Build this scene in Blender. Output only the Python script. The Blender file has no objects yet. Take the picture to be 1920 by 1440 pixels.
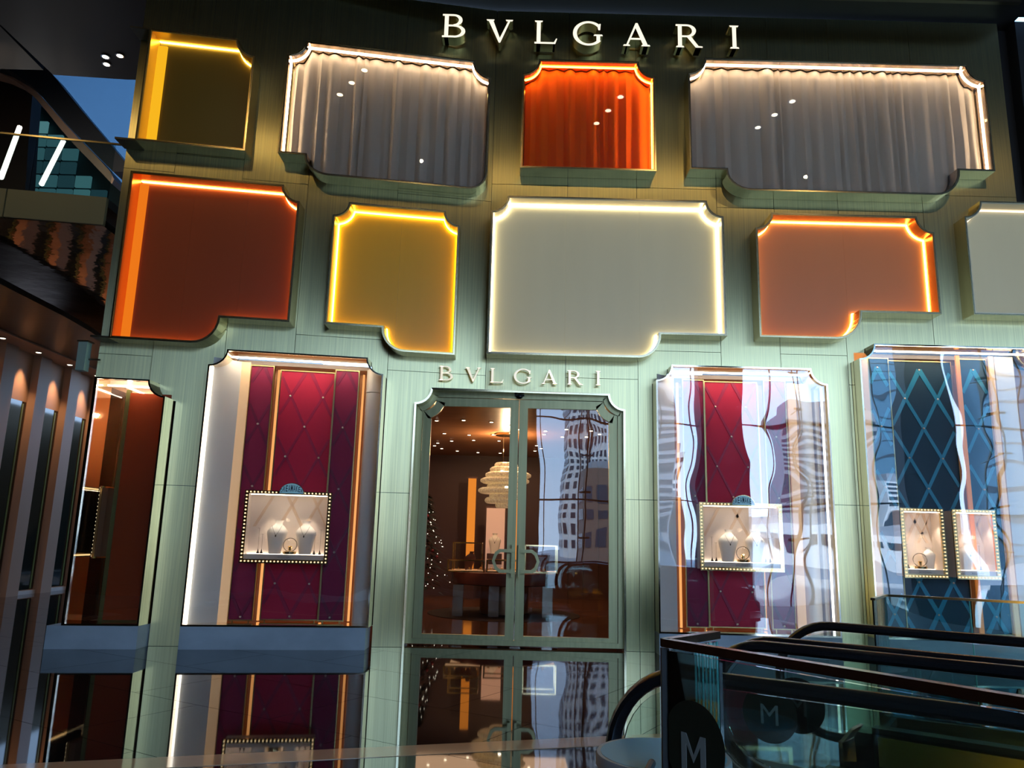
import bpy, bmesh, math, random
from mathutils import Vector, Matrix
from mathutils.geometry import tessellate_polygon
random.seed(7)
S = bpy.context.scene
COL = S.collection
PI = math.pi

# ------------------------------------------------------------------ camera
FPX, VX, VY, CH, CD = 1441.0, 1143.0, -6411.0, 1.5, 11.291
Zc = Vector((VX-960, 720-VY, -FPX)).normalized()
Xc = Vector((720-VY, -(VX-960), 0)).normalized()
Xc = (Xc - Zc*Xc.dot(Zc)).normalized()
Yc = Zc.cross(Xc)
ROT = Matrix((Xc, Yc, Zc))
CAM = Vector((0, -CD, CH))
cam_d = bpy.data.cameras.new('camera'); cam = bpy.data.objects.new('camera', cam_d); COL.objects.link(cam)
cam_d.sensor_width = 36; cam_d.lens = FPX/1920*36; cam_d.clip_start = .05; cam_d.clip_end = 600
cam.matrix_world = Matrix.Translation(CAM) @ ROT.to_4x4()
S.camera = cam

# ------------------------------------------------------------------ view, sky, big lights
S.view_settings.view_transform = 'Standard'; S.view_settings.look = 'None'
S.view_settings.gamma = 1; S.view_settings.use_curve_mapping = False
S.view_settings.exposure = 0.0
S.cycles.transparent_max_bounces = 40; S.cycles.max_bounces = 10; S.cycles.glossy_bounces = 6
W = bpy.data.worlds.new('sky'); S.world = W; W.use_nodes = True
nt = W.node_tree; nt.nodes.clear()
SKY_STRENGTH = 4.1
tc = nt.nodes.new('ShaderNodeTexCoord'); sx = nt.nodes.new('ShaderNodeSeparateXYZ')
rp = nt.nodes.new('ShaderNodeValToRGB'); bg = nt.nodes.new('ShaderNodeBackground'); wo = nt.nodes.new('ShaderNodeOutputWorld')
nt.links.new(tc.outputs['Generated'], sx.inputs[0]); nt.links.new(sx.outputs[2], rp.inputs[0])
nt.links.new(rp.outputs[0], bg.inputs[0]); nt.links.new(bg.outputs[0], wo.inputs[0])
rp.color_ramp.elements[0].position = 0.0; rp.color_ramp.elements[0].color = (.85, 1.20, 1.70, 1)
rp.color_ramp.elements[1].position = 0.75; rp.color_ramp.elements[1].color = (.32, .80, 1.70, 1)
bg.inputs[1].default_value = SKY_STRENGTH
def lamp(name, typ, loc, energy, color, size=.1, rot=(0, 0, 0), **k):
    d = bpy.data.lights.new(name, typ); d.energy = energy; d.color = color
    if typ == 'AREA':
        d.size = size
        if 'sy' in k: d.shape = 'RECTANGLE'; d.size_y = k['sy']
    elif typ == 'SPOT':
        d.shadow_soft_size = size; d.spot_size = k.get('cone', 1.0); d.spot_blend = k.get('blend', .6)
    else: d.shadow_soft_size = size
    o = bpy.data.objects.new(name, d); o.location = loc; o.rotation_euler = rot; COL.objects.link(o); return o
# daylight coming through the hall's glazed wall behind the camera
# unseen warm spots added to tint the upper facade and light the balcony
for hx, en in ((-8.5, 130), (-4.5, 40), (-.5, 34), (3.2, 34), (6.8, 60)):
    lamp('added_wash', 'SPOT', (hx, -6.0, 10.05), en, (1, .70, .30), .035, (math.radians(62), 0, 0), cone=1.5, blend=1)
sunl = bpy.data.lights.new('sun', 'SUN'); sunl.energy = 6.0; sunl.angle = .01; sunl.color = (1, .93, .82)
so = bpy.data.objects.new('sun', sunl); so.rotation_euler = (math.radians(50), 0, math.radians(205)); so.location = (0, -40, 40); COL.objects.link(so)

# ------------------------------------------------------------------ materials
MATS = {}
def pbr(name, col, rough=.5, metal=0., **k):
    if name in MATS: return MATS[name]
    m = bpy.data.materials.new(name); m.use_nodes = True; n = m.node_tree.nodes; L = m.node_tree.links
    b = n['Principled BSDF']
    b.inputs['Base Color'].default_value = (*col, 1); b.inputs['Roughness'].default_value = rough
    b.inputs['Metallic'].default_value = metal
    if 'emit' in k:
        b.inputs['Emission Color'].default_value = (*k['emit'], 1); b.inputs['Emission Strength'].default_value = k.get('es', 1)
    if 'spec' in k: b.inputs['Specular IOR Level'].default_value = k['spec']
    if 'ior' in k: b.inputs['IOR'].default_value = k['ior']
    if 'coat' in k: b.inputs['Coat Weight'].default_value = k['coat']; b.inputs['Coat Roughness'].default_value = .05
    if 'trans' in k: b.inputs['Transmission Weight'].default_value = k['trans']
    if 'aniso' in k:
        b.inputs['Anisotropic'].default_value = k['aniso']; b.inputs['Anisotropic Rotation'].default_value = k.get('arot', 0)
        t = n.new('ShaderNodeTangent'); t.direction_type = 'RADIAL'; t.axis = 'Z'; L.new(t.outputs[0], b.inputs['Tangent'])
    if 'noise' in k:      # (scale xyz, amount colour, amount bump)
        sc, ac, ab = k['noise']
        tcn = n.new('ShaderNodeTexCoord'); mp = n.new('ShaderNodeMapping'); mp.inputs['Scale'].default_value = sc
        nz = n.new('ShaderNodeTexNoise'); nz.inputs['Scale'].default_value = 1; nz.inputs['Detail'].default_value = k.get('det', 4)
        L.new(tcn.outputs['Object'], mp.inputs[0]); L.new(mp.outputs[0], nz.inputs[0])
        if ac:
            mx = n.new('ShaderNodeMix'); mx.data_type = 'RGBA'
            mx.inputs['A'].default_value = (*[c*(1-ac) for c in col], 1)
            mx.inputs['B'].default_value = (*[min(1, c*(1+ac)) for c in col], 1)
            if 'colB' in k: mx.inputs['B'].default_value = (*k['colB'], 1)
            rr = n.new('ShaderNodeMapRange'); rr.inputs[1].default_value = .3; rr.inputs[2].default_value = .7
            L.new(nz.outputs['Fac'], rr.inputs[0]); L.new(rr.outputs[0], mx.inputs['Factor'])
            L.new(mx.outputs['Result'], b.inputs['Base Color'])
        if ab:
            bp = n.new('ShaderNodeBump'); bp.inputs['Strength'].default_value = ab; bp.inputs['Distance'].default_value = k.get('bd', .01)
            L.new(nz.outputs['Fac'], bp.inputs['Height']); L.new(bp.outputs[0], b.inputs['Normal'])
    MATS[name] = m; return m
def glow(name, col, s):
    if name in MATS: return MATS[name]
    m = bpy.data.materials.new(name); m.use_nodes = True; n = m.node_tree.nodes; n.clear()
    e = n.new('ShaderNodeEmission'); e.inputs[0].default_value = (*col, 1); e.inputs[1].default_value = s
    o = n.new('ShaderNodeOutputMaterial'); m.node_tree.links.new(e.outputs[0], o.inputs[0]); MATS[name] = m; return m
def glass(name, tint=(1, 1, 1), base=.06, ior=1.45, rough=0., warp=0., scale=1.2, refl=(1, 1, 1)):
    """thin architectural pane: clear with a coated reflection, slightly wavy"""
    if name in MATS: return MATS[name]
    m = bpy.data.materials.new(name); m.use_nodes = True; n = m.node_tree.nodes; L = m.node_tree.links; n.clear()
    t = n.new('ShaderNodeBsdfTransparent'); t.inputs[0].default_value = (*tint, 1)
    g = n.new('ShaderNodeBsdfGlossy'); g.inputs['Roughness'].default_value = rough; g.inputs[0].default_value = (*refl, 1)
    f = n.new('ShaderNodeFresnel'); f.inputs[0].default_value = ior
    a = n.new('ShaderNodeMath'); a.operation = 'ADD'; a.use_clamp = True; a.inputs[1].default_value = base
    mx = n.new('ShaderNodeMixShader'); o = n.new('ShaderNodeOutputMaterial')
    L.new(f.outputs[0], a.inputs[0]); L.new(a.outputs[0], mx.inputs[0]); L.new(t.outputs[0], mx.inputs[1]); L.new(g.outputs[0], mx.inputs[2])
    L.new(mx.outputs[0], o.inputs[0])
    if warp:
        tcn = n.new('ShaderNodeTexCoord'); nz = n.new('ShaderNodeTexNoise'); nz.inputs['Scale'].default_value = scale; nz.inputs['Detail'].default_value = 1
        bp = n.new('ShaderNodeBump'); bp.inputs['Strength'].default_value = 1; bp.inputs['Distance'].default_value = warp
        L.new(tcn.outputs['Object'], nz.inputs[0]); L.new(nz.outputs['Fac'], bp.inputs['Height']); L.new(bp.outputs[0], g.inputs['Normal'])
    MATS[name] = m; return m

AR = 0.
bronze = pbr('brushed_bronze', (.86, .77, .40), .34, 1., noise=((70, 70, .7), .13, .08), bd=.003, det=6, aniso=.9, arot=AR)
bronze_side = pbr('satin_brass', (.62, .52, .30), .22, 1., noise=((2, 2, .5), .15, .05), bd=.02)
brass = pbr('brass_rim', (.80, .64, .36), .16, 1.)
gold = pbr('polished_gold', (.95, .70, .34), .12, 1.)
darkmetal = pbr('dark_bronze', (.10, .085, .055), .35, .8)
black = pbr('matte_black', (.012, .011, .010), .6)
blackgloss = pbr('black_rubber', (.012, .011, .012), .22)
joint = pbr('joint_black', (.03, .03, .02), .8)
ceil_m = pbr('dark_ceiling', (.007, .006, .004), .6)
marble = pbr('grey_marble_plinth', (.40, .44, .47), .35, noise=((1.2, 1.2, 2), .22, 0), det=8)
floor_m = pbr('black_polished_stone', (.010, .009, .010), .03, spec=.9, noise=((.9, .9, .9), .5, 0), ior=1.75)
floor_joint = pbr('floor_joint', (.045, .04, .035), .4)
strip_m = pbr('beige_stone_strip', (.70, .44, .24), .06, spec=.6)
chrome = pbr('chrome', (.75, .78, .8), .12, 1.)
cream_wall = pbr('cream_reveal', (.80, .76, .68), .45)
warm_white = glow('warm_white_led', (1, .82, .60), 9)
cool_white = glow('white_led', (1, .90, .76), 8)
shopglass = glass('shop_glass', (.97, .98, .98), .065, warp=.012, scale=.9)
shopglass2 = glass('upper_window_glass', (.95, .95, .95), .04)
doorglass = glass('door_glass', (.96, .96, .96), .015, warp=.006, scale=1.0)
greenglass = glass('green_edge_glass', (.82, .95, .93), .03)
darkglass = glass('smoked_glass', (.84, .90, .89), .02)

# ------------------------------------------------------------------ mesh helpers
def fold(x): return min(0., .155*(x+.4))        # the facade is two flat halves meeting at a shallow fold
class MB:
    def __init__(s): s.v = []; s.f = []; s.mi = []; s.cur = 0
    def add(s, vs, fs):
        o = len(s.v); s.v += [tuple(v) for v in vs]; s.f += [tuple(i+o for i in f) for f in fs]; s.mi += [s.cur]*len(fs); return s
    def box(s, x0, x1, y0, y1, z0, z1):
        return s.add([(x0,y0,z0),(x1,y0,z0),(x1,y1,z0),(x0,y1,z0),(x0,y0,z1),(x1,y0,z1),(x1,y1,z1),(x0,y1,z1)],
              [(0,3,2,1),(4,5,6,7),(0,1,5,4),(1,2,6,5),(2,3,7,6),(3,0,4,7)])
    def prism(s, pts, y0, y1):           # pts in xz, anticlockwise seen from -y; front y0, back y1
        n = len(pts)
        s.add([(p[0], y0, p[1]) for p in pts]+[(p[0], y1, p[1]) for p in pts],
              [tuple(range(n)), tuple(range(2*n-1, n-1, -1))]+[((i+1) % n, i, n+i, n+(i+1) % n) for i in range(n)]); return s
    def ring(s, a, b, y0, y1):           # ring between outlines a (outer) and b (inner)
        n = len(a); V = [(p[0], y0, p[1]) for p in a]+[(p[0], y0, p[1]) for p in b]+[(p[0], y1, p[1]) for p in a]+[(p[0], y1, p[1]) for p in b]
        F = []
        for i in range(n):
            j = (i+1) % n
            F += [(i, j, n+j, n+i), (2*n+j, 2*n+i, 3*n+i, 3*n+j), (j, i, 2*n+i, 2*n+j), (n+i, n+j, 3*n+j, 3*n+i)]
        return s.add(V, F)
    def tube(s, path, r, n=10, closed=False, sq=None):
        P = [Vector(p) for p in path]; N = len(P); V = []; F = []
        up0 = None
        for i, p in enumerate(P):
            d = ((P[(i+1) % N]-P[i-1]) if closed else (P[min(i+1, N-1)]-P[max(i-1, 0)])).normalized()
            if up0 is None: up0 = Vector((0, 0, 1)) if abs(d.z) < .9 else Vector((0, 1, 0))
            u = (up0-d*up0.dot(d)).normalized(); w = d.cross(u); up0 = u
            ru, rw = (r, r) if sq is None else sq
            for k in range(n):
                a = 2*PI*k/n; V.append(p+u*math.cos(a)*ru+w*math.sin(a)*rw)
        for i in range(N if closed else N-1):
            j = (i+1) % N
            for k in range(n):
                F.append((i*n+k, i*n+(k+1) % n, j*n+(k+1) % n, j*n+k))
        if not closed: F += [tuple(range(n-1, -1, -1)), tuple((N-1)*n+k for k in range(n))]
        return s.add(V, F)
    def lathe(s, prof, c=(0, 0, 0), n=20, rib=None):
        V = []; F = []
        for (r, z) in prof:
            for k in range(n):
                a = 2*PI*k/n; rr = r*(1+(rib[0]*math.cos(rib[1]*a) if rib else 0)); V.append((c[0]+rr*math.cos(a), c[1]+rr*math.sin(a), c[2]+z))
        for i in range(len(prof)-1):
            for k in range(n): F.append((i*n+k, i*n+(k+1) % n, (i+1)*n+(k+1) % n, (i+1)*n+k))
        F += [tuple(range(n-1, -1, -1)), tuple((len(prof)-1)*n+k for k in range(n))]
        return s.add(V, F)
    def ball(s, c, r, n=8, m=5, sz=1):
        return s.lathe([(r*math.sin(PI*i/m) if 0 < i < m else r*.05, -r*sz*math.cos(PI*i/m)) for i in range(m+1)], c, n)
    def build(s, name, mat, parent=None, folded=False, smooth=False, at=None, off=0.):
        me = bpy.data.meshes.new(name)
        vs = s.v
        if folded: vs = [(x, y+fold(x)-off, z) for x, y, z in vs]
        if at: vs = [(x-at[0], y-at[1], z-at[2]) for x, y, z in vs]
        me.from_pydata(vs, [], s.f)
        ms = mat if isinstance(mat, (list, tuple)) else [mat]
        for m in ms: me.materials.append(m)
        if len(ms) > 1: me.polygons.foreach_set('material_index', s.mi)
        me.update()
        if smooth:
            me.polygons.foreach_set('use_smooth', [True]*len(me.polygons))
            try: me.set_sharp_from_angle(angle=math.radians(40))
            except Exception: pass
        bm = bmesh.new(); bm.from_mesh(me); bmesh.ops.recalc_face_normals(bm, faces=bm.faces); bm.to_mesh(me); bm.free()
        o = bpy.data.objects.new(name, me); COL.objects.link(o)
        if at: o.location = at
        if parent is not None:
            o.parent = parent
            wp = Vector(parent.location); pp = parent.parent
            while pp is not None: wp += Vector(pp.location); pp = pp.parent
            o.location = Vector(o.location)-wp
        return o
def tag(o, label=None, cat=None, group=None, kind=None):
    if label: o['label'] = label
    if cat: o['category'] = cat
    if group: o['group'] = group
    if kind: o['kind'] = kind
    return o
def thing(name, loc, label, cat, group=None):
    o = bpy.data.objects.new(name, None); o.location = loc; o.empty_display_size = .1; COL.objects.link(o)
    return tag(o, label, cat, group)
def B(x0, x1, y0, y1, z0, z1): return MB().box(x0, x1, y0, y1, z0, z1)
def struct(name, mb, mat, **k): return tag(mb.build(name, mat, **k), kind='structure')
def copy_tree(o, parent=None):
    c = o.copy(); COL.objects.link(c); c.parent = parent
    for ch in list(o.children): copy_tree(ch, c)
    return c
def set_in(pts, d):                      # inset an anticlockwise outline by d
    n = len(pts); out = []
    for i in range(n):
        p0 = Vector(pts[i-1]); p = Vector(pts[i]); p1 = Vector(pts[(i+1) % n])
        e0 = (p-p0).normalized(); e1 = (p1-p).normalized(); n0 = Vector((-e0.y, e0.x)); n1 = Vector((-e1.y, e1.x))
        b = n0+n1; b = b/(max(.35, b.length_squared/2)) if b.length > 1e-6 else n0
        out.append((p.x+b.x*d, p.y+b.y*d))
    return out
def outline(L, R, T, Bo, tl='n', tr='n', bl='s', br='s', r=.24, N=7):
    """plaque outline in (x, z), anticlockwise seen from the front; corners: s square, n concave notch, c convex,
    ('t', xs, zs, r): a step at height zs that turns into a convex curve of radius r"""
    P = []
    # bottom-left -> bottom-right
    if bl == 's': P += [(L, Bo)]
    elif bl[0] == 'c': P += [(L+bl[1]-bl[1]*math.cos(a), Bo+bl[1]-bl[1]*math.sin(a)) for a in [PI/2*i/N for i in range(N+1)]]
    else:
        _, xs, zs, q = bl; P += [(L, zs)]+[(xs+q-q*math.cos(a), Bo+(zs-Bo)*(1-math.sin(a))) for a in [PI/2*i/N for i in range(N+1)]]
    if br == 's': P += [(R, Bo)]
    elif br[0] == 'c': P += [(R-br[1]+br[1]*math.sin(a), Bo+br[1]-br[1]*math.cos(a)) for a in [PI/2*i/N for i in range(N+1)]]
    else:
        _, xs, zs, q = br; P += [(xs-q+q*math.sin(a), Bo+(zs-Bo)*(1-math.cos(a))) for a in [PI/2*i/N for i in range(N+1)]]+[(R, zs)]
    if tr == 's': P += [(R, T)]
    else: P += [(R-r*math.sin(a), T-r*math.cos(a)) for a in [PI/2*i/N for i in range(N+1)]]
    if tl == 's': P += [(L, T)]
    else: P += [(L+r*math.cos(a), T-r*math.sin(a)) for a in [PI/2*i/N for i in range(N+1)]]
    return P
def scan(pts, x):                        # vertical extent of an outline at x
    zs = []
    for i in range(len(pts)):
        (x0, z0), (x1, z1) = pts[i], pts[(i+1) % len(pts)]
        if (x0-x)*(x1-x) <= 0 and abs(x1-x0) > 1e-7: zs.append(z0+(z1-z0)*(x-x0)/(x1-x0))
    return (min(zs), max(zs)) if zs else None
def ray(px, py): return ROT @ Vector((px-960, 720-py, -FPX))
def on_y(px, py, y): r = ray(px, py); return CAM+r*((y-CAM.y)/r.y)
def on_z(px, py, z): r = ray(px, py); return CAM+r*((z-CAM.z)/r.z)

# ------------------------------------------------------------------ setting: floor, hall, ceiling
fl = struct('floor', B(-22, 22, -26, 24, -.2, -.012), floor_joint)
ang = math.radians(-31); ca, sa = math.cos(ang), math.sin(ang)
def tile_mesh(w, h, name):
    m = MB().box(-w/2+.003, w/2-.003, -h/2+.003, h/2-.003, -.011, 0); me = bpy.data.meshes.new(name); me.from_pydata(m.v, [], m.f); me.materials.append(floor_m); return me
TW, TH = 1.8, 1.2
tm = tile_mesh(TW, TH, 'tile')
for i in range(-12, 13):
    for j in range(-18, 19):
        cx, cy = i*TW+(TW/2 if j % 2 else 0), j*TH
        x, y = cx*ca-cy*sa-1, cx*sa+cy*ca-3.0
        if not (-12 < x < 9 and -13 < y < 10): continue
        d = y+CD
        if d < 2.6 or (abs(x) > d*.78+1.5): continue
        if y > 1.6 and x > -5: continue
        o = bpy.data.objects.new('tile', tm); o.location = (x, y, 0); o.rotation_euler = (0, 0, ang); COL.objects.link(o); o.parent = fl
# the outer stretches of floor, far outside the frame, as one slab each
for (x0, x1, y0, y1) in ((-22, 22, -26, -11.2), (9.6, 22, -11.2, 24), (-22, -12, -11.2, 24)):
    B(x0, x1, y0, y1, -.011, -.004).build('floor_slab', floor_m, fl)
a0, a1 = on_z(-60, 1448, 0), on_z(1330, 1380, 0)
dv = (a1-a0).normalized(); nv = Vector((-dv.y, dv.x, 0))
q = [a0-nv*.13, a1-nv*.13, a1+nv*.13, a0+nv*.13]
st = MB().add([(p.x, p.y, .0005) for p in q]+[(p.x, p.y, .003) for p in q], [(0, 3, 2, 1), (4, 5, 6, 7), (0, 1, 5, 4), (1, 2, 6, 5), (2, 3, 7, 6), (3, 0, 4, 7)])
st.build('inlay_strip', strip_m, fl)
struct('ceiling', B(-9.2, 24, -20, -.1, 10.15, 10.5).box(-16, -9.2, -20, 2.1, 10.15, 10.5).box(-7.7, -5.6, -.1, 2.35, 10.15, 10.5).add(
    [(-9.2, -.1, 10.15), (-7.7, -.1, 10.15), (-7.7, 2.35, 10.15), (-9.1, 2.25, 10.15), (-9.2, -.1, 10.5), (-7.7, -.1, 10.5), (-7.7, 2.35, 10.5), (-9.1, 2.25, 10.5)],
    [(0, 3, 2, 1), (4, 5, 6, 7), (0, 1, 5, 4), (1, 2, 6, 5), (2, 3, 7, 6), (3, 0, 4, 7)]).box(-5.6, 8.2, -.1, 2, 10.15, 10.5), ceil_m)
struct('trim_1', B(-5.7, 7.9, -.62, -.55, 10.02, 10.15), darkmetal)
struct('wall_right', B(7.92, 8.2, .25, 20, 0, 10.15).box(24, 24.3, -20, .25, 0, 10.15).box(8.2, 24, .0, .25, 0, 10.15), black)
struct('wall_behind', B(-16, 1.1, -20.3, -20, 0, 10.15).box(-16.2, -16, -20, -3, 0, 10.15), black)
# glazed wall behind the viewer with its columns and mullions
gw = struct('wall_glazed', B(-1, 24, -20.3, -20.0, 9.9, 10.15), darkmetal)
for cx in (8.4, 16.6): B(cx-.9, cx+.9, -20.1, -19.3, 0, 10.1).build('column', black, gw)
for k in range(15):
    x = 1.3+k*1.5; B(x-.02, x+.02, -20.05, -19.95, 0, 10).build('mullion', darkmetal, gw)
for z in (3.1, 6.4): B(1.1, 24, -20.04, -19.96, z-.035, z+.035).build('transom', darkmetal, gw)

# ------------------------------------------------------------------ facade: bronze cladding with the openings cut out
XL, XR, ZT = -5.78, 7.9, 10.1
O31 = outline(-5.80, -4.70, 3.52, .0, tl='s', r=.24)
O32 = outline(-4.22, -1.84, 4.0, .0, r=.23)
ODR = outline(-1.42, 1.69, 3.66, .0, r=.23)
O34 = outline(2.10, 4.62, 4.07, .0, r=.23)
O35 = outline(5.10, 7.86, 4.47, .0, r=.23)
OPEN = [O31, O32, ODR, O34, O35]
outer = [(XL, 0), (XR, 0), (XR, ZT), (XL, ZT)]
# openings touch the floor: walk the lower edge round them
low = [(XL, 3.52)]
low += list(reversed([p for p in O31 if p[1] > 0 and p[0] > XL+.01]))[0:0]
def up_over(o):                           # boundary of an opening walked from its lower left, over the top, to lower right
    return [o[0]]+list(reversed(o[2:]))+[o[1]]
path = [(XL, 3.52)]+[p for p in up_over(O31) if p[0] > XL+.02]
for o in OPEN[1:]: path += up_over(o)
path += [(XR, 0), (XR, ZT), (XL, ZT)]
tess = tessellate_polygon([[Vector((p[0], p[1], 0)) for p in path]])
base = bmesh.new()
bv = [base.verts.new((p[0], 0, p[1])) for p in path]
for t in tess:
    try: base.faces.new([bv[i] for i in t])
    except ValueError: pass
bmesh.ops.dissolve_limit(base, angle_limit=.01, verts=base.verts, edges=base.edges)
b = base.copy()
bmesh.ops.bisect_plane(b, geom=b.verts[:]+b.edges[:]+b.faces[:], plane_co=(-.4, 0, 0), plane_no=(1, 0, 0))
r = bmesh.ops.extrude_face_region(b, geom=b.faces[:])
mv = set(e for e in r['geom'] if isinstance(e, bmesh.types.BMVert))
for v in b.verts: v.co.y = fold(v.co.x)+(.20 if v in mv else .032)
bmesh.ops.recalc_face_normals(b, faces=b.faces)
bk = bpy.data.meshes.new('wall_front'); b.to_mesh(bk); b.free(); bk.materials.append(joint)
wf = bpy.data.objects.new('wall_front', bk); COL.objects.link(wf); tag(wf, kind='structure')
XS = [XL, -5.08, -4.12, -3.17, -1.84, -.4, .8, 1.89, 3.15, 4.05, 5.06, 6.4, XR]
ZS = [[0, 2.11, 3.9, 6.7, ZT], [0, 2.11, 4.35, 7.0, ZT]]
for i in range(len(XS)-1):
    zz = ZS[i % 2]
    for j in range(len(zz)-1):
        b = base.copy(); g = .0035
        for co, no in (((XS[i]+g, 0, 0), (-1, 0, 0)), ((XS[i+1]-g, 0, 0), (1, 0, 0)), ((0, 0, zz[j]+g), (0, 0, -1)), ((0, 0, zz[j+1]-g), (0, 0, 1))):
            bmesh.ops.bisect_plane(b, geom=b.verts[:]+b.edges[:]+b.faces[:], plane_co=co, plane_no=no, clear_outer=True)
        if b.faces:
            r = bmesh.ops.extrude_face_region(b, geom=b.faces[:])
            for v in [e for e in r['geom'] if isinstance(e, bmesh.types.BMVert)]: v.co.y += .03
            for v in b.verts: v.co.y += fold(v.co.x)
            bmesh.ops.recalc_face_normals(b, faces=b.faces)
            me = bpy.data.meshes.new('panel'); b.to_mesh(me); me.materials.append(bronze)
            o = bpy.data.objects.new('panel', me); COL.objects.link(o); o.parent = wf
        b.free()
base.free()
# left return of the shop, seen edge on past the corner, and its dark back
struct('wall_side', B(-5.78, -5.62, -.60, 11.0, 3.6, 10.1).box(-5.76, -5.64, .14, 19.6, 0, 3.6).box(-5.76, -5.64, 11, 19.6, 3.6, 5.4), darkmetal)
# polished lining of an opening, from the front rim back
def rim(o, y0, y1, mat, parent, name='frame', d=.03, folded=True, off=0., cut=True):
    return MB().ring(o, set_in(o, d), y0, y1).build(name, mat, parent, folded=folded, off=off)

# ------------------------------------------------------------------ upper boxes
def panel_mat(name, col, e, em): return pbr(name, col, .38, 0., emit=em, es=e, noise=((1.5, 1.5, .3), .05, 0))  # even emission makes up for strip light missing at the panel centres
def strip_ring(o, inset, y0, y1, mat, parent, name='light_strip', seg=None):
    a = set_in(o, inset); b = set_in(o, inset+.012); n = len(a); m = MB()
    for i in range(n):
        j = (i+1) % n
        mx, mz = (a[i][0]+a[j][0])/2, (a[i][1]+a[j][1])/2
        if seg and not seg(mx, mz): continue
        V = [(a[i][0], y0, a[i][1]), (a[j][0], y0, a[j][1]), (b[j][0], y0, b[j][1]), (b[i][0], y0, b[i][1])]
        V += [(x, y1, z) for x, y, z in V]
        m.add(V, [(0, 1, 2, 3), (7, 6, 5, 4), (0, 4, 5, 1), (1, 5, 6, 2), (2, 6, 7, 3), (3, 7, 4, 0)])
    return m.build(name, mat, parent, folded=True)
def light_box(name, o, label, cat, panel, led, lining, extra=None, glazed=None, seams=(), group=None, strip_w=.03, seg=None, sy=.03):
    cx = sum(p[0] for p in o)/len(o); cz = min(p[1] for p in o)
    t = thing(name, (cx, fold(cx)-.15, cz), label, cat, group)
    MB().ring(o, set_in(o, .022), -.30, -.004).build('frame', bronze_side, t, folded=True)
    i1 = set_in(o, .022)
    MB().ring(i1, set_in(o, .036), -.292, -.02).build('lining', lining, t, folded=True)
    if panel:
        # the back panel is made of sheets that meet at fine seams
        xs = [min(p[0] for p in o)]+list(seams)+[max(p[0] for p in o)]
        src = bmesh.new(); ii = set_in(o, .034); vs = [src.verts.new((p[0], 0, p[1])) for p in ii]
        for tt in tessellate_polygon([[Vector((p[0], p[1], 0)) for p in ii]]):
            try: src.faces.new([vs[k] for k in tt])
            except ValueError: pass
        for k in range(len(xs)-1):
            b = src.copy()
            for co, no in (((xs[k]+.001, 0, 0), (-1, 0, 0)), ((xs[k+1]-.001, 0, 0), (1, 0, 0))):
                bmesh.ops.bisect_plane(b, geom=b.verts[:]+b.edges[:]+b.faces[:], plane_co=co, plane_no=no, clear_outer=True)
            r = bmesh.ops.extrude_face_region(b, geom=b.faces[:])
            for v in [e for e in r['geom'] if isinstance(e, bmesh.types.BMVert)]: v.co.y += .012
            for v in b.verts: v.co.y += fold(v.co.x)-.026
            bmesh.ops.recalc_face_normals(b, faces=b.faces)
            me = bpy.data.meshes.new('back_panel'); b.to_mesh(me); b.free(); me.materials.append(panel)
            q = bpy.data.objects.new('back_panel', me); COL.objects.link(q); q.parent = t; q.location = -Vector(t.location)
        src.free()
    if led: strip_ring(o, .038, -sy-strip_w, -sy, led, t, seg=seg)
    if glazed: MB().prism(set_in(o, .04), -.262, -.258).build('glass_pane', glazed, t, folded=True)
    return t
def curtain(o, mat, parent, label=None, seed=1, amp=.092, sway=.0):
    rnd = random.Random(seed); ii = set_in(o, .05)
    L = min(p[0] for p in ii)+.005; R = max(p[0] for p in ii)-.005
    # irregular pleats: cumulative positions of fold crests
    xs = [L]; 
    while xs[-1] < R: xs.append(xs[-1]+rnd.uniform(.10, .27))
    N = int((R-L)/.018); M = 14; V = []; F = []
    ph = []
    k = 0
    for i in range(N+1):
        x = L+(R-L)*i/N
        while k < len(xs)-2 and xs[k+1] < x: k += 1
        ph.append((k, (x-xs[k])/(xs[k+1]-xs[k])))
    am = [rnd.uniform(.5, 1.2) for _ in xs]; sw = [rnd.uniform(-1, 1) for _ in xs]
    for i in range(N+1):
        x = L+(R-L)*i/N; lo, hi = scan(ii, min(max(x, L+.001), R-.001)) or (0, 0)
        kk, f = ph[i]; sh = 1-abs(2*f-1)**1.6 if kk % 2 else (1-abs(2*f-1)**.8)*.8
        for j in range(M+1):
            z = lo+(hi-lo)*j/M; t = 1-(z-lo)/max(hi-lo, .01)
            y = -.035-amp*am[kk]*sh*(.75+.45*t)+.008*math.sin(5*z+sw[kk]*3)*t
            xx = min(max(x+.02*sw[kk]*math.sin(2.1*z+kk)*t*sh+sway*t*sh, L), R)
            V.append((xx, y, z))
    for i in range(N):
        for j in range(M): F.append((i*(M+1)+j, (i+1)*(M+1)+j, (i+1)*(M+1)+j+1, i*(M+1)+j+1))
    c = MB().add(V, F).build('curtain', mat, parent, folded=True, smooth=True)
    md = c.modifiers.new('thick', 'SOLIDIFY'); md.thickness = .002
    return c
mirror_brown = pbr('mirror_brown', (.62, .48, .36), .04, 1.)
lin_cream = pbr('lining_cream', (.80, .72, .55), .30, .8)
lin_yel = pbr('lining_yellow', (.85, .58, .18), .30, .8)
lin_or = pbr('lining_orange', (.9, .42, .13), .25, .85)
lin_red = pbr('lining_red', (.85, .34, .10), .25, .85)
led_y = glow('led_amber', (1, .66, .08), 18); led_o = glow('led_orange', (1, .58, .14), 15); led_c = glow('led_cream', (1, .84, .56), 15)
led_w = glow('led_white', (1, .80, .58), 22); led_r = glow('led_red_orange', (1, .36, .03), 7)
p_amber = pbr('panel_amber_dark', (.10, .065, .008), .22, 0.) if 0 else panel_mat('panel_amber_dark', (.10, .06, .006), .008, (1, .6, .05))
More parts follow.
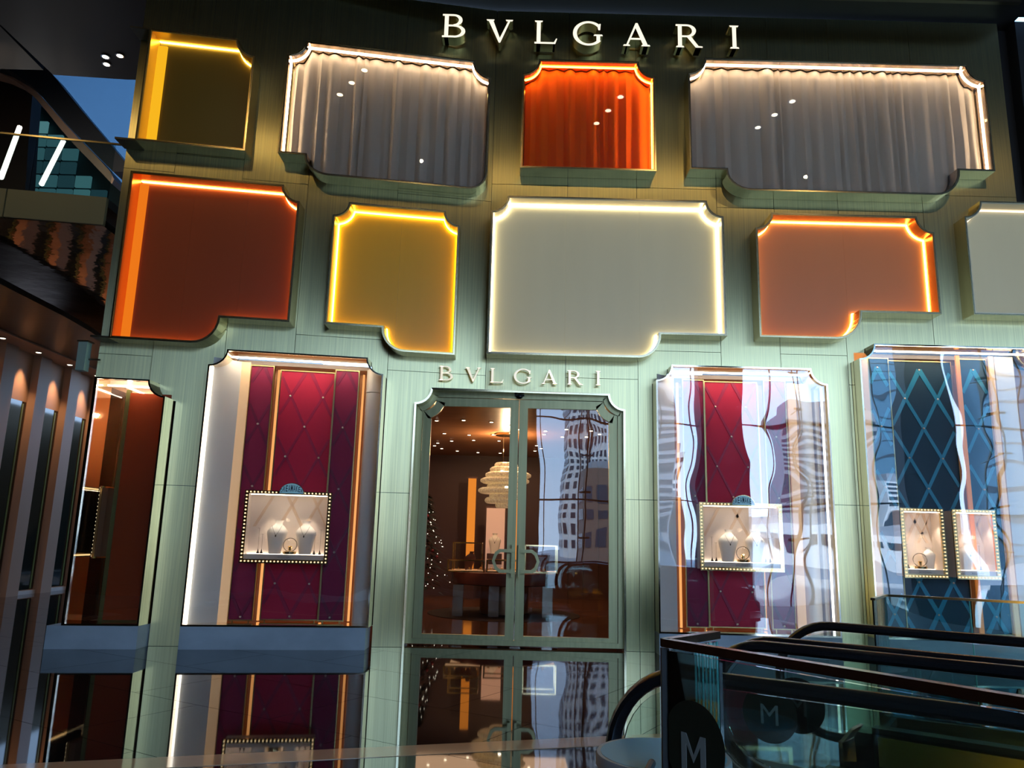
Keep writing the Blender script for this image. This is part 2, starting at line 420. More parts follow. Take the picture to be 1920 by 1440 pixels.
p_red = panel_mat('panel_rust', (.27, .046, .009), .03, (.9, .15, .04))
p_yel = panel_mat('panel_yellow', (.50, .28, .015), .09, (1, .52, .02))
p_cream = panel_mat('panel_cream', (.48, .44, .27), .14, (1, .92, .62))
p_or = panel_mat('panel_orange', (.42, .16, .055), .12, (1, .28, .08))
cur_grey = pbr('curtain_grey', (.58, .49, .38), .8)
cur_or = pbr('curtain_orange', (.90, .24, .02), .7)
K11 = outline(-5.53, -4.02, 8.82, 7.01, tl='s', r=.26)
K12 = outline(-3.56, -.46, 8.93, 6.74, bl=('t', -3.18, 7.03, .36), br=('c', .30), r=.26)
K13 = outline(.04, 2.15, 9.02, 7.14, r=.26)
K14 = outline(2.67, 7.41, 9.12, 6.86, bl=('t', 3.23, 7.19, .40), br=('t', 6.86, 7.28, .40), r=.27)
K21 = outline(-5.53, -3.19, 6.53, 4.06, tl='s', br=('t', -4.12, 4.45, .36), r=.24)
K22 = outline(-2.71, -.85, 6.35, 4.12, bl=('t', -1.91, 4.46, .34), r=.22)
K23 = outline(-.39, 3.17, 6.67, 4.165, br=('t', 2.19, 4.53, .34), r=.25)
K24 = outline(3.65, 6.38, 6.50, 4.53, br=('t', 5.19, 4.95, .40), r=.25)
K25 = outline(6.86, 9.2, 6.78, 4.96, tr='s', r=.26)
t11 = light_box('light_box', K11, 'small amber box window with dark smoky panel at the top left corner of the facade', 'display box', p_amber, led_y, lin_yel,
                seg=lambda x, z: z > 8.5 and x > -5.4)
B(-5.80, -5.53, -.30, .0, 8.80, 8.825).build('corner_plate', darkmetal, t11, folded=True)
B(-5.80, -5.53, -.30, .0, 7.0, 7.03).build('corner_plate', darkmetal, t11, folded=True)
MB().box(-5.49, -5.36, -.075, -.045, 7.035, 8.70).build('return_glow', glow('return_amber', (1, .50, .015), .95), t11, folded=True)  # glowing box stands in for the LED wash on the left return
t12 = light_box('curtain_window', K12, 'grey curtained window box left of the orange one, with a rounded stepped bottom', 'window', None, led_w, mirror_brown, glazed=shopglass2, seg=lambda x, z: z > 8.6 or x < -3.4, sy=.155)
curtain(K12, cur_grey, t12, seed=3)
t13 = light_box('curtain_window', K13, 'square window box with a glowing orange curtain under the big sign', 'window', None, glow('led_curtain_orange', (1, .52, .12), 16), lin_red, glazed=glass('amber_glass', (1, .84, .66), .03), seg=lambda x, z: z > 8.7 or x > 2.0, sy=.155)
curtain(K13, cur_or, t13, seed=11, amp=.09)
t14 = light_box('curtain_window', K14, 'widest grey curtained window box at the top right, stepped at both lower corners', 'window', None, led_w, mirror_brown, glazed=shopglass2, seg=lambda x, z: z > 8.8 or x > 7.2, sy=.155)
curtain(K14, cur_grey, t14, seed=5)
t21 = light_box('light_box', K21, 'rust red glowing box window at the left end of the middle row', 'display box', p_red, led_o, lin_red, seams=(-4.75, -4.0), seg=lambda x, z: x > -5.4)
MB().box(-5.49, -5.38, -.075, -.045, 4.10, 6.44).build('return_glow', glow('return_orange', (1, .22, .012), .85), t21, folded=True)  # orange light on the return put in as emission
B(-5.76, -5.53, -.30, .0, 4.06, 4.085).build('corner_plate', darkmetal, t21, folded=True)
light_box('light_box', K22, 'yellow glowing box window between the rust red and the cream one', 'display box', p_yel, led_y, lin_yel, seams=(-1.75,))
light_box('light_box', K23, 'large cream glowing box window above the lower sign', 'display box', p_cream, led_c, lin_cream, seams=(.78, 1.92))
light_box('light_box', K24, 'salmon orange glowing box window right of the large cream one', 'display box', p_or, led_o, lin_or, seams=(5.1,))
light_box('light_box', K25, 'cream box window cut by the right edge, reaching past the facade corner', 'display box', p_cream, glow('led_dim', (1, .8, .6), 2.2), lin_cream, seg=lambda x, z: z > 6.5)

# ------------------------------------------------------------------ signs
face_up = glow('sign_face', (1, .93, .74), 1.15)
face_lo = pbr('sign_face_cream', (.88, .82, .66), .25, .2, emit=(1, .9, .7), es=.75)  # emission stands in for bright reflection on the cream faces
def ell(cx, cz, rx, rz, a0, a1, n=20): return [(cx+rx*math.cos(math.radians(a0+(a1-a0)*i/n)), cz+rz*math.sin(math.radians(a0+(a1-a0)*i/n))) for i in range(n+1)]
def arcband(cx, cz, rx, rz, ix, iz, a0, a1, n=20, ox=0):
    A = ell(cx, cz, rx, rz, a0, a1, n); I = ell(cx+ox, cz, ix, iz, a0, a1, n)
    return [[A[i], A[i+1], I[i+1], I[i]] for i in range(n)]
def letter_shapes(c):                     # unit height roman capitals as little polygons; returns polygons, width
    s = .05; T = .145; t = .06
    def serif(x0, x1, z, up): return [(x0, z), (x1, z), (x1-.03, z+s*up), (x0+.03, z+s*up)]
    if c == 'I': return [[(.10, 0), (.25, 0), (.245, .5), (.25, 1), (.10, 1), (.105, .5)], serif(0, .35, 0, 1), serif(0, .35, 1, -1)], .35
    if c == 'L': return [[(.08, 0), (.23, 0), (.23, 1), (.08, 1)], serif(0, .31, 1, -1), [(0, 0), (.80, 0), (.80, t), (0, t)], [(.72, 0), (.80, 0), (.87, .22), (.83, .22)]], .87
    if c == 'V': return [[(.06, 1), (.24, 1), (.55, .12), (.49, 0)], [(.86, 1), (.93, 1), (.55, 0), (.49, 0), (.49, .1)], serif(0, .30, 1, -1), serif(.74, 1.02, 1, -1)], 1.02
    if c == 'A': return [[(.50, 1), (.58, 1), (.98, 0), (.81, 0), (.48, .86)], [(.50, 1), (.55, .92), (.19, 0), (.12, 0)], [(.26, .28), (.84, .28), (.82, .34), (.28, .34)], serif(.02, .29, 0, 1), serif(.72, 1.06, 0, 1)], 1.06
    if c == 'B': return [[(.08, 0), (.23, 0), (.23, 1), (.08, 1)], [(0, 0), (.45, 0), (.45, t), (0, t)], [(0, 1-t), (.42, 1-t), (.42, 1), (0, 1)], [(.2, .48), (.45, .48), (.45, .54), (.2, .54)]] + \
        arcband(.42, .75, .34, .25, .20, .19, -90, 90, 14)+arcband(.45, .265, .43, .27, .28, .21, -90, 90, 14), .88
    if c == 'R': return [[(.08, 0), (.23, 0), (.23, 1), (.08, 1)], serif(0, .31, 0, 1), [(0, 1-t), (.42, 1-t), (.42, 1), (0, 1)], [(.2, .45), (.5, .45), (.5, .51), (.2, .51)]] + \
        arcband(.42, .725, .36, .275, .21, .215, -90, 90, 14)+[[(.42, .47), (.58, .47), (.86, .06), (.98, 0), (.76, 0)], [(.76, 0), (1.02, 0), (1.02, .04), (.8, .06)]], 1.02
    if c == 'G': return arcband(.62, .5, .60, .53, .45, .46, 42, 322, 30)+[[(.93, .08), (1.07, .14), (1.07, .42), (.93, .42)], [(.82, .40), (1.17, .40), (1.14, .45), (.85, .45)], [(1.0, .66), (1.07, .66), (1.09, .92), (1.04, .92), (.97, .80)]], 1.17
def sign(label, xs, z0, h, wf_, d0, d1, face, rot=False):
    t = thing('shop_sign', ((xs[0]+xs[-1])/2, fold(xs[0])-.1, z0), label, 'sign')
    for c, x in zip('BVLGARI', xs):
        polys, w = letter_shapes(c)
        m = MB(); fm = MB()
        for p in polys:
            pp = [(x+q[0]*h*wf_, z0+q[1]*h) for q in p]
            ar = sum(pp[i][0]*pp[(i+1) % len(pp)][1]-pp[(i+1) % len(pp)][0]*pp[i][1] for i in range(len(pp)))
            if ar < 0: pp.reverse()
            m.prism(pp, -d1, -d0); fm.prism(pp, -d1-.012, -d1-.0005)
        y = fold(x+.2)
        # letters stand parallel to the wall behind them
        o = m.build('letter', brass if h < .3 else gold_dark, t); o.location.y += y
        f = fm.build('face', face, o); 
        f.location = (0, 0, 0) 
    return t
gold_dark = pbr('letter_side_gold', (.55, .42, .20), .25, 1.)
sign('large illuminated roman letters across the top of the facade', [-1.26, -.56, .22, .83, 1.64, 2.50, 3.37], 9.33, .41, 1.02, .04, .25, face_up)
sign('smaller cream letters on brass stems above the glass doors', [-1.08, -.70, -.33, .02, .43, .82, 1.24], 3.775, .215, 1.08, .06, .10, face_lo)

# ------------------------------------------------------------------ doors
def blend_ring(a, b, off, y1):
    n = len(a); V = [(p[0], fold(p[0])-off, p[1]) for p in a]+[(p[0], fold(p[0])-off, p[1]) for p in b]+[(p[0], y1, p[1]) for p in a]+[(p[0], y1, p[1]) for p in b]
    F = []
    for i in range(n):
        j = (i+1) % n
        F += [(i, j, n+j, n+i), (2*n+j, 2*n+i, 3*n+i, 3*n+j), (j, i, 2*n+i, 2*n+j), (n+i, n+j, 3*n+j, 3*n+i)]
    return MB().add(V, F)
ODT = outline(-1.42, 1.69, 3.66, -.06, r=.23)
struct('trim_2', blend_ring(ODT, set_in(ODT, .03), .06, .16), pbr('portal_bronze', (.66, .60, .38), .14, 1.))
door_bronze = pbr('door_green_bronze', (.46, .43, .22), .42, .7, noise=((20, 20, .5), .1, 0))
GAPX = .118
# fixed frame round the leaves
fo = set_in(ODR, .03); fi = set_in(ODR, .10)
struct('trim_3', MB().ring(fo, fi, .03, .16), door_bronze)
def leaf(name, L, R, T, left):
    o = outline(L, R, T, .035, tl='n' if left else 's', tr='s' if left else 'n', r=.20)
    d = tag(MB().ring(o, set_in(o, .125), .06, .12).build(name, door_bronze), kind='structure')
    MB().prism(set_in(o, .115), .086, .094).build('glass_pane', doorglass, d)
    x = R-.06 if left else L+.06; s = -1 if left else 1
    m = MB(); z0, z1 = 1.03, 1.36; yy = -.02
    pts = [(x, z1), (x+s*.17, z1), (x+s*.235, z1-.045), (x+s*.275, (z0+z1)/2), (x+s*.235, z0+.045), (x+s*.17, z0), (x, z0)]
    ins = [(x, z1-.045), (x+s*.155, z1-.045), (x+s*.20, z1-.08), (x+s*.235, (z0+z1)/2), (x+s*.20, z0+.08), (x+s*.155, z0+.045), (x, z0+.045)]
    for i in range(6):
        q = [pts[i], pts[i+1], ins[i+1], ins[i]]
        ar = sum(q[k][0]*q[(k+1) % 4][1]-q[(k+1) % 4][0]*q[k][1] for k in range(4))
        if ar < 0: q.reverse()
        m.prism(q, yy-.02, yy+.02)
    for z in (z0+.02, z1-.02): m.box(min(x-.01, x+.04*s), max(x+.01, x+.04*s), yy, .062, z-.03, z+.03)
    m.build('handle', door_bronze, d)
    hb = B(min(x, x-s*.035), max(x, x-s*.035), yy-.01, .06, .97, 1.42).build('handle_plate', door_bronze, d)
    return d
leaf('door_1', -1.315, GAPX-.006, 3.555, True)
leaf('door_2', GAPX+.006, 1.585, 3.555, False)
cs = thing('sensor_dome', (GAPX, -.02, 3.57), 'small black dome sensor above the gap between the door leaves', 'sensor')
MB().ball((GAPX, .0, 3.59), .05, 12, 8, .7).build('dome', blackgloss, cs, smooth=True)
B(GAPX-.07, GAPX+.07, -.03, .03, 3.60, 3.62).build('mount', black, cs)

# ------------------------------------------------------------------ shop windows
def window(n, o, sill, blue=True):
    zl = sill
    up = [(p[0], max(p[1], zl)) for p in o]
    w = tag(MB().ring(up, set_in(up, .022), -.30, .10).build('window_%d' % n, mirror_brass, folded=True), kind='structure')
    MB().prism(set_in(up, .02), -.262, -.25).build('glass_pane', shopglass, w, folded=True)
    L, R = o[0][0], o[1][0]
    return w
mirror_brass = pbr('mirror_brass', (.86, .74, .56), .07, 1.)
def plinth(L, R, y1=.0, split=None):
    m = MB().box(L, R, -.30, .05, 0, .285)
    return tag(m.build('trim_%d' % (4+plinth.n), marble, folded=True), kind='structure')
plinth.n = 0
for L, R in ((-5.80, -4.72), (-4.215, -1.875), (2.105, 4.615), (5.105, 7.86)):
    plinth(L, R); plinth.n += 1
w1 = window(1, outline(-5.62, -4.72, 3.51, .287, tl='s', r=.22), .287)
w2 = window(2, outline(-4.215, -1.845, 4.0, .287, r=.23), .287)
w3 = window(3, outline(2.105, 4.615, 4.07, .287, r=.23), .287)
w4 = window(4, outline(5.105, 7.90, 4.47, .287, r=.23), .287)
tag(MB().box(-5.635, -5.60, -.30, .9, .287, 3.51).build('window_5', doorglass, folded=True), kind='structure')

back_warm = pbr('vitrine_back_warm', (.85, .50, .24), .5)
vfloor = pbr('vitrine_floor', (.75, .58, .42), .3)
strip_warm = glow('vitrine_warm_strip', (1, .42, .13), 1.3)
strip_white = glow('vitrine_white_strip', (1, .84, .66), 18)
crimson = pbr('crimson_fabric', (.60, .006, .055), .62, noise=((160, 160, 160), .12, 0))
burgundy = pbr('burgundy_fabric', (.30, .006, .06), .65, noise=((160, 160, 160), .12, 0))
crim_rib = pbr('crimson_ribbon', (.40, .006, .06), .45)
burg_rib = pbr('burgundy_ribbon', (.20, .006, .05), .45)
teal = pbr('dark_teal_fabric', (.006, .045, .075), .6)
teal_rib = pbr('teal_ribbon', (.02, .26, .38), .4)
button_m = pbr('pearl_button', (.85, .70, .55), .25, .3)
trim_m = pbr('panel_gold_trim', (.50, .38, .16), .3, 1.)
white_led_rail = glow('reveal_led', (1, .93, .82), 4.5)

def clip_seg(p, q, x0, x1, z0, z1):
    t0, t1 = 0., 1.; dx, dz = q[0]-p[0], q[1]-p[1]
    for a, b in ((-dx, p[0]-x0), (dx, x1-p[0]), (-dz, p[1]-z0), (dz, z1-p[1])):
        if abs(a) < 1e-9:
            if b < 0: return None
        else:
            r = b/a
            if a < 0: t0 = max(t0, r)
            else: t1 = min(t1, r)
    return None if t0 >= t1 else ((p[0]+dx*t0, p[1]+dz*t0), (p[0]+dx*t1, p[1]+dz*t1))
def display_panel(x0, x1, z0, z1, off, fab, rib, ox, oz, label, dx=.40, dz=.70, w=.055, group=None):
    """padded board on short pins: gold edge, diagonal ribbons, a button at every crossing"""
    t = thing('quilted_screen', ((x0+x1)/2, fold((x0+x1)/2)-off, z0-.03), label, 'display panel', group)
    MB().box(x0, x1, -off, -off+.03, z0, z1).build('board', fab, t, folded=True)
    MB().ring([(x0, z0), (x1, z0), (x1, z1), (x0, z1)], [(x0+.014, z0+.014), (x1-.014, z0+.014), (x1-.014, z1-.014), (x0+.014, z1-.014)], -off-.02, -off+.032).build('gold_edge', trim_m, t, folded=True)
    for px in (x0+.06, x1-.06): MB().box(px-.008, px+.008, -off+.005, -off+.02, .287, z0).build('pin', trim_m, t, folded=True)
    a, b, c, d = x0+.015, x1-.015, z0+.015, z1-.015
    for sgn in (1, -1):
        for k in range(-14, 15):
            P0 = (ox+k*dx-sgn*6*dx, oz-6*dz*1.0); P1 = (ox+k*dx+sgn*6*dx, oz+6*dz)
            P0 = (ox+k*dx-sgn*dx*8/2, oz-dz*8/2*1.0); P1 = (ox+k*dx+sgn*dx*8/2, oz+dz*8/2)
            sg = clip_seg(P0, P1, a, b, c, d)
            if not sg: continue
            (xa, za), (xb, zb) = sg; l = math.hypot(xb-xa, zb-za)
            if l < .08: continue
            nx, nz = -(zb-za)/l*w/2, (xb-xa)/l*w/2
            # clip corners horizontally to stay on the board
            V = [(xa-nx, za-nz), (xb-nx, zb-nz), (xb+nx, zb+nz), (xa+nx, za+nz)]
            V = [(min(max(x, a), b), min(max(z, c), d)) for x, z in V]
            ar = sum(V[i][0]*V[(i+1) % 4][1]-V[(i+1) % 4][0]*V[i][1] for i in range(4))
            if ar < 0: V.reverse()
            MB().prism(V, -off-(.005 if sgn > 0 else .008), -off-.0005).build('ribbon', rib, t, folded=True)
    for i in range(-12, 13):
        for j in range(-12, 13):
            x = ox+i*dx/2; z = oz+j*dz/2
            if (i+j) % 2 or not (a-.005 < x < b+.005 and c < z < d): continue
            MB().lathe([(.006, -.0), (.016, .004), (.012, .011), (.004, .014)], (0, 0, 0), 8)
            m = MB(); m.lathe([(.016, 0), (.014, .007), (.006, .011)], (0, 0, 0), 8)
            m.v = [(vx, -vz, vy) for vx, vy, vz in m.v]; m.v = [(vx+x, vy-off-.008, vz+z) for vx, vy, vz in m.v]
            m.build('button', button_m, t, folded=True)
    return t

# display case: bulb frame, lit box, shelf, dome sign, jewellery
bulb_m = glow('bulb', (1, .74, .42), 1.7)
case_in = pbr('case_lining_cream', (.86, .74, .64), .5)
case_strip = glow('case_strip', (1, .86, .70), 10)
bust_m = pbr('bust_cream', (.95, .90, .82), .5)
stone_d = pbr('jewel_dark', (.05, .035, .03), .15, .6)
lens_glass = glass('cloche_glass', (.99, .98, .96), .02, ior=1.12, rough=.1)
sky_sign = pbr('sign_pale_blue', (.62, .86, .90), .5, emit=(.4, .75, .8), es=.12)  # faint emission stands in for light falling on the dome sign
navy = pbr('sign_navy', (.01, .05, .09), .5)
def text_mesh(txt, size, depth=.002):
    c = bpy.data.curves.new('lettering', 'FONT'); c.body = txt; c.size = size; c.extrude = depth; c.align_x = 'CENTER'
    c.resolution_u = 3; c.offset = .008 if size == 1 else 0
    o = bpy.data.objects.new('lettering', c); COL.objects.link(o); dg = bpy.context.evaluated_depsgraph_get()
    me = bpy.data.meshes.new_from_object(o.evaluated_get(dg)); bpy.data.objects.remove(o)
    return [tuple(v.co) for v in me.vertices], [tuple(p.vertices) for p in me.polygons]
def small_name(x, z, h, y, parent, mat):
    m = MB(); ws = {}; cur = 0; tot = 0; ad = []
    for c in 'BVLGARI': p, w = letter_shapes(c); ad.append(cur); cur += w*.95+.35
    tot = cur-.35
    for c, a in zip('BVLGARI', ad):
        polys, w = letter_shapes(c)
        for p in polys:
            pp = [(x+(a+q[0]-tot/2)*h, z+q[1]*h) for q in p]
            ar = sum(pp[i][0]*pp[(i+1) % len(pp)][1]-pp[(i+1) % len(pp)][0]*pp[i][1] for i in range(len(pp)))
            if ar < 0: pp.reverse()
            m.prism(pp, y-.002, y)
    return m.build('lettering', mat, parent)
def bust(x, y, z, h, label, lean=0., necklace=True):
    t = thing('necklace_bust', (x, y, z), label, 'necklace stand')
    prof = [(.30, 0), (.34, .18), (.42, .42), (.50, .60), (.50, .68), (.34, .80), (.20, .87), (.17, .92), (.19, .965), (.22, 1.0)]
    V = []; F = []; n = 20
    for r, q in prof:
        for k in range(n):
            a = 2*PI*k/n; V.append((x+r*h*.62*math.cos(a)+lean*h*q*q*.3, y+r*h*.30*math.sin(a)+.02*q, z+q*h))
    for i in range(len(prof)-1):
        for k in range(n): F.append((i*n+k, i*n+(k+1) % n, (i+1)*n+(k+1) % n, (i+1)*n+k))
    F += [tuple(range(n-1, -1, -1)), tuple((len(prof)-1)*n+k for k in range(n))]
    MB().add(V, F).build('bust', bust_m, t, smooth=True)
    if necklace:
        P = []
        for k in range(13):
            u = k/12*2-1; P.append((x+lean*h*.2+u*h*.15, y-h*.165+.05*h*abs(u)-.004, z+h*(.56+.28*abs(u)**1.3)))
        m = MB().tube(P, .0022, 5); m.ball((x+lean*h*.2, y-h*.172-.006, z+h*.535), .010, 8, 6, 1.5); m.build('necklace', stone_d, t)
    return t
def earring_stand(x, y, z, h, label, group=None):
    t = thing('earring_stand', (x, y, z), label, 'jewellery stand', group)
    MB().lathe([(.018, 0), (.02, .012), (.010, .03), (.005, .055), (.003, .06)], (x, y, z), 10).build('base', stone_d, t)
    MB().tube([(x, y, z+.05), (x, y, z+h)], .0016, 5).build('stem', stone_d, t)
    MB().tube([(x-.02, y, z+h), (x+.02, y, z+h)], .0014, 5).build('crossbar', stone_d, t)
    return t
def display_case(x0, x1, z0, z1, yf, depth, label, seed=0, dome=True, rot=0, bulbs=(24, 20), shell=None):
    """built in its own frame (front facing -y), origin at the lower middle of the back"""
    W_, H_ = x1-x0, z1-z0
    t = thing('display_case', ((x0+x1)/2, yf, z0), label, 'display case')
    def bl(m, name, mat, par=t, **k):
        m.v = [(vx-W_/2+x0-x0, vy, vz) for vx, vy, vz in m.v]
        me = bpy.data.meshes.new(name); me.from_pydata(m.v, [], m.f); me.materials.append(mat)
        bm = bmesh.new(); bm.from_mesh(me); bmesh.ops.recalc_face_normals(bm, faces=bm.faces); bm.to_mesh(me); bm.free()
        o = bpy.data.objects.new(name, me); COL.objects.link(o); o.parent = par; return o
    A = [(0, 0), (W_, 0), (W_, H_), (0, H_)]; I = [(.055, .055), (W_-.055, .055), (W_-.055, H_-.045), (.055, H_-.045)]
    bl(MB().ring(A, I, 0, .03), 'frame', gold)
    bl(MB().ring([(.02, .02), (W_-.02, .02), (W_-.02, H_-.02), (.02, H_-.02)], I, .03, depth), 'casing', shell or case_in)
    bl(MB().box(.02, W_-.02, depth, depth+.01, .02, H_-.02), 'back', shell or case_in)
    bl(MB().box(.055, W_-.055, .035, depth-.002, .055, .115), 'ledge', case_in)
    bl(MB().box(.07, W_-.07, .04, .055, H_-.058, H_-.047), 'light_strip', case_strip)
    bl(MB().box(.062, W_-.062, depth-.03, depth-.015, .116, .124), 'light_strip', case_strip)
    # ribbons across the back of the case
    for k, s in ((-.28, 1), (.0, -1), (.0, 1), (.30, -1), (.30, 1)):
        c0 = W_*(.5+k); p = [(c0-s*.16, H_*.50), (c0-s*.16+.045, H_*.50), (c0+s*.06+.045, H_*.93), (c0+s*.06, H_*.93)]
        p = [(min(max(a, .058), W_-.058), b) for a, b in p]
        bl(MB().prism(p, depth-.006, depth-.0005), 'ribbon', pbr('case_ribbon', (.80, .60, .44), .4))
    m = MB(); nx, nz = bulbs
    for i in range(nx):
        u = .027+(W_-.054)*i/(nx-1)
        for z in (.027, H_-.022):
            if dome and z > .1 and abs(u-W_*.53) < .17: continue
            m.lathe([(.004, .012), (.0115, .005), (.0115, -.004), (.006, -.012)], (0, 0, 0), 6)
            for q in range(24): vx, vy, vz = m.v[-24+q]; m.v[-24+q] = (vx+u, vz-.006, vy+z)
    for j in range(1, nz-1):
        z = .027+(H_-.049)*j/(nz-1)
        for u in (.027, W_-.027):
            m.lathe([(.004, .012), (.0115, .005), (.0115, -.004), (.006, -.012)], (0, 0, 0), 6)
            for q in range(24): vx, vy, vz = m.v[-24+q]; m.v[-24+q] = (vx+u, vz-.006, vy+z)
    tag(bl(m, 'bulbs', bulb_m), kind='stuff')
    if dome:
        c = W_*.53; R_ = .165
        pts = [(c+R_*math.cos(a), H_-.03+R_*.86*math.sin(a)) for a in [PI*i/20 for i in range(21)]]
        s = bl(MB().prism(pts, -.018, -.004), 'dome_sign', sky_sign)
        bl(MB().ring(pts, [((p[0]-c)*.96+c, (p[1]-H_+.03)*.96+H_-.03) for p in pts], -.024, -.002), 'dome_rim', gold)
        mm = MB()
        for i, ch in enumerate('DREAMAKER'):
            V, F = text_mesh(ch, 1.0, .002)
            x0_, x1_ = min(v[0] for v in V), max(v[0] for v in V); h1 = max(v[1] for v in V)
            lx = (i-4)*.0335; hr = .86*math.sqrt(max(.0004, R_*R_*.9-lx*lx)); b0 = hr*.20; hh = hr*.68
            V = [(c+lx+((vx-x0_)/(x1_-x0_)-.5)*.026, -.0205-(vz+.002)*.5, H_-.03+b0+vy/h1*hh) for vx, vy, vz in V]
            mm.add(V, F)
        bl(mm, 'lettering', navy)
    nm = small_name(W_*.5, .072, .020, .033, t, navy); nm.location = (-W_/2, 0, 0)
    pn = bl(MB().box(.05, W_-.05, .012, .015, .05, H_-.05), 'glass_pane', shopglass2)
    t.rotation_euler = (0, 0, rot)
    return t
def light_in_case(t, w, h, depth):
    for u in (-.2, .2):
        l = lamp('bust_fill', 'SPOT', (0, 0, 0), 16, (1, .84, .66), .015, cone=1.1, blend=.6); l.parent = t; l.location = (w*u+.03, depth*.16, h*.92)  # spots added to brighten the bust fronts
        l.rotation_euler = (math.radians(8), 0, 0)
    l = lamp('case_fill', 'POINT', (0, 0, 0), 1.2, (1, .8, .6), .03); l.parent = t; l.location = (0, depth*.12, h*.6)
def cloche(x, y, z, label):
    t = thing('glass_globe', (x, y, z), label, 'glass globe')
    MB().lathe([(.085, 0), (.09, .01), (.09, .035), (.08, .04)], (x, y, z), 20).build('base', gold, t, smooth=True)
    MB().ball((x, y, z+.125), .095, 20, 12).build('globe', lens_glass, t, smooth=True)
    MB().lathe([(.025, .045), (.022, .08), (.03, .10), (.02, .11)], (x, y, z), 10).build('jewel', gold, t)

def vitrine(L, R, T, win):
    """inner shell of a shop window behind the glass"""
    s = win
    F_ = dict(folded=True)
    MB().box(L+.02, R-.02, .55, .60, .27, T).build('back_wall', back_warm, s, **F_)
    MB().box(L+.02, R-.02, -.245, .60, .27, .289).build('sill', vfloor, s, **F_)
    MB().box(L+.02, R-.02, .21, .60, T-.06, T).build('soffit', case_in, s, **F_)
    MB().box(L-.01, L+.03, .10, .60, .27, T).build('side_wall', cream_wall, s, **F_)
    MB().box(R-.03, R+.01, .10, .60, .27, T).build('side_wall', cream_wall, s, **F_)
    MB().box(L+.2, R-.2, -.17, -.12, T-.05, T-.035).build('light_strip', strip_white, s, **F_)
    return s
# --- window 2: crimson vitrine left of the doors
def F1(x, off): return fold(x)-off
s2 = vitrine(-4.19, -1.865, 3.97, w2)
MB().add([(-4.185, -.20, .289), (-3.88, .02, .289), (-3.88, .02, 3.9), (-4.185, -.20, 3.9), (-4.185, -.17, .289), (-3.88, .05, .289), (-3.88, .05, 3.9), (-4.185, -.17, 3.9)],
         [(0, 1, 2, 3), (7, 6, 5, 4), (0, 4, 5, 1), (1, 5, 6, 2), (2, 6, 7, 3), (3, 7, 4, 0)]).build('slanted_reveal', cream_wall, s2, folded=True)
MB().box(-4.19, -4.165, -.235, -.215, .29, 3.76).build('light_strip', white_led_rail, s2, folded=True)
MB().box(-3.88, -3.76, .02, .04, .289, 3.9).build('warm_strip', pbr('warm_reveal', (.95, .66, .38), .5, emit=(1, .55, .25), es=.35), s2, folded=True)  # emission stands in for warm light on the beige strip
MB().lathe([(.13, .289), (.13, 3.55)], (-2.02, .14, 0), 24).build('round_column', cream_wall, s2, folded=True, smooth=True)
MB().lathe([(.131, 3.56), (.131, 3.9)], (-2.02, .14, 0), 24).build('column_head', cream_wall, s2, folded=True, smooth=True)
MB().box(-3.42, -3.39, .16, .2, .32, 3.84).build('light_strip', strip_warm, s2, folded=True)
MB().box(-2.60, -2.57, .16, .2, .32, 3.84).build('light_strip', strip_warm, s2, folded=True)
MB().box(-2.215, -2.19, .16, .2, .32, 3.84).build('light_strip', strip_warm, s2, folded=True)
display_panel(-3.765, -3.435, .33, 3.87, -.06, burgundy, burg_rib, -3.60, .33+.05, 'narrow burgundy quilted panel, left of the three in the left crimson window', dx=.46, dz=.88)
display_panel(-3.375, -2.60, .33, 3.84, -.15, crimson, crim_rib, -2.985, .33+.05, 'wide crimson quilted panel in the middle of the left crimson window', dx=.46, dz=.88)
display_panel(-2.585, -2.24, .33, 3.87, -.06, burgundy, burg_rib, -2.43, .33+.05, 'narrow burgundy quilted panel, right of the three in the left crimson window', dx=.46, dz=.88)
def case_set(xa, xb, za, zb, lab, where):
    xm = (xa+xb)/2; yf = fold(xm)-.25+.02
    k_ = .155 if xm < -.4 else 0.
    c = display_case(xa, xb, za, zb, fold(xm)-.235, .26, lab, rot=math.atan(k_))
    light_in_case(c, xb-xa, zb-za, .26)
    y0 = fold(xm)-.10; zz = za+.124
    w = xb-xa
    bust(xm-w*.14, y0-k_*w*.14, zz, .45, 'cream bust with a dark pendant, left one in the square case, %s' % where, lean=.2)
    bust(xm+w*.20, y0+k_*w*.20, zz, .45, 'cream bust with a fine necklace, right one in the square case, %s' % where, lean=-.1)
    cloche(xm+w*.035, y0+k_*w*.035-.03, zz, 'round glass globe on a gold base between the busts in the %s' % where)
    earring_stand(xm-w*.33, y0-k_*w*.33, zz, .34, 'tall jewel stand at the far left inside the bulb-framed case in the %s' % where)
    earring_stand(xm-w*.285, y0-k_*w*.285-.02, zz, .26, 'shorter jewel stand left of the busts in the %s' % where)
    earring_stand(xm+w*.31, y0+k_*w*.31-.02, zz, .26, 'shorter jewel stand right of the busts in the %s' % where)
    earring_stand(xm+w*.37, y0+k_*w*.37, zz, .34, 'tall jewel stand at the far right inside the bulb-framed case in the %s' % where)
case_set(-3.60, -2.44, 1.10, 2.07, 'square bulb-framed display case with blue dome sign, left of the doors', 'left crimson window')

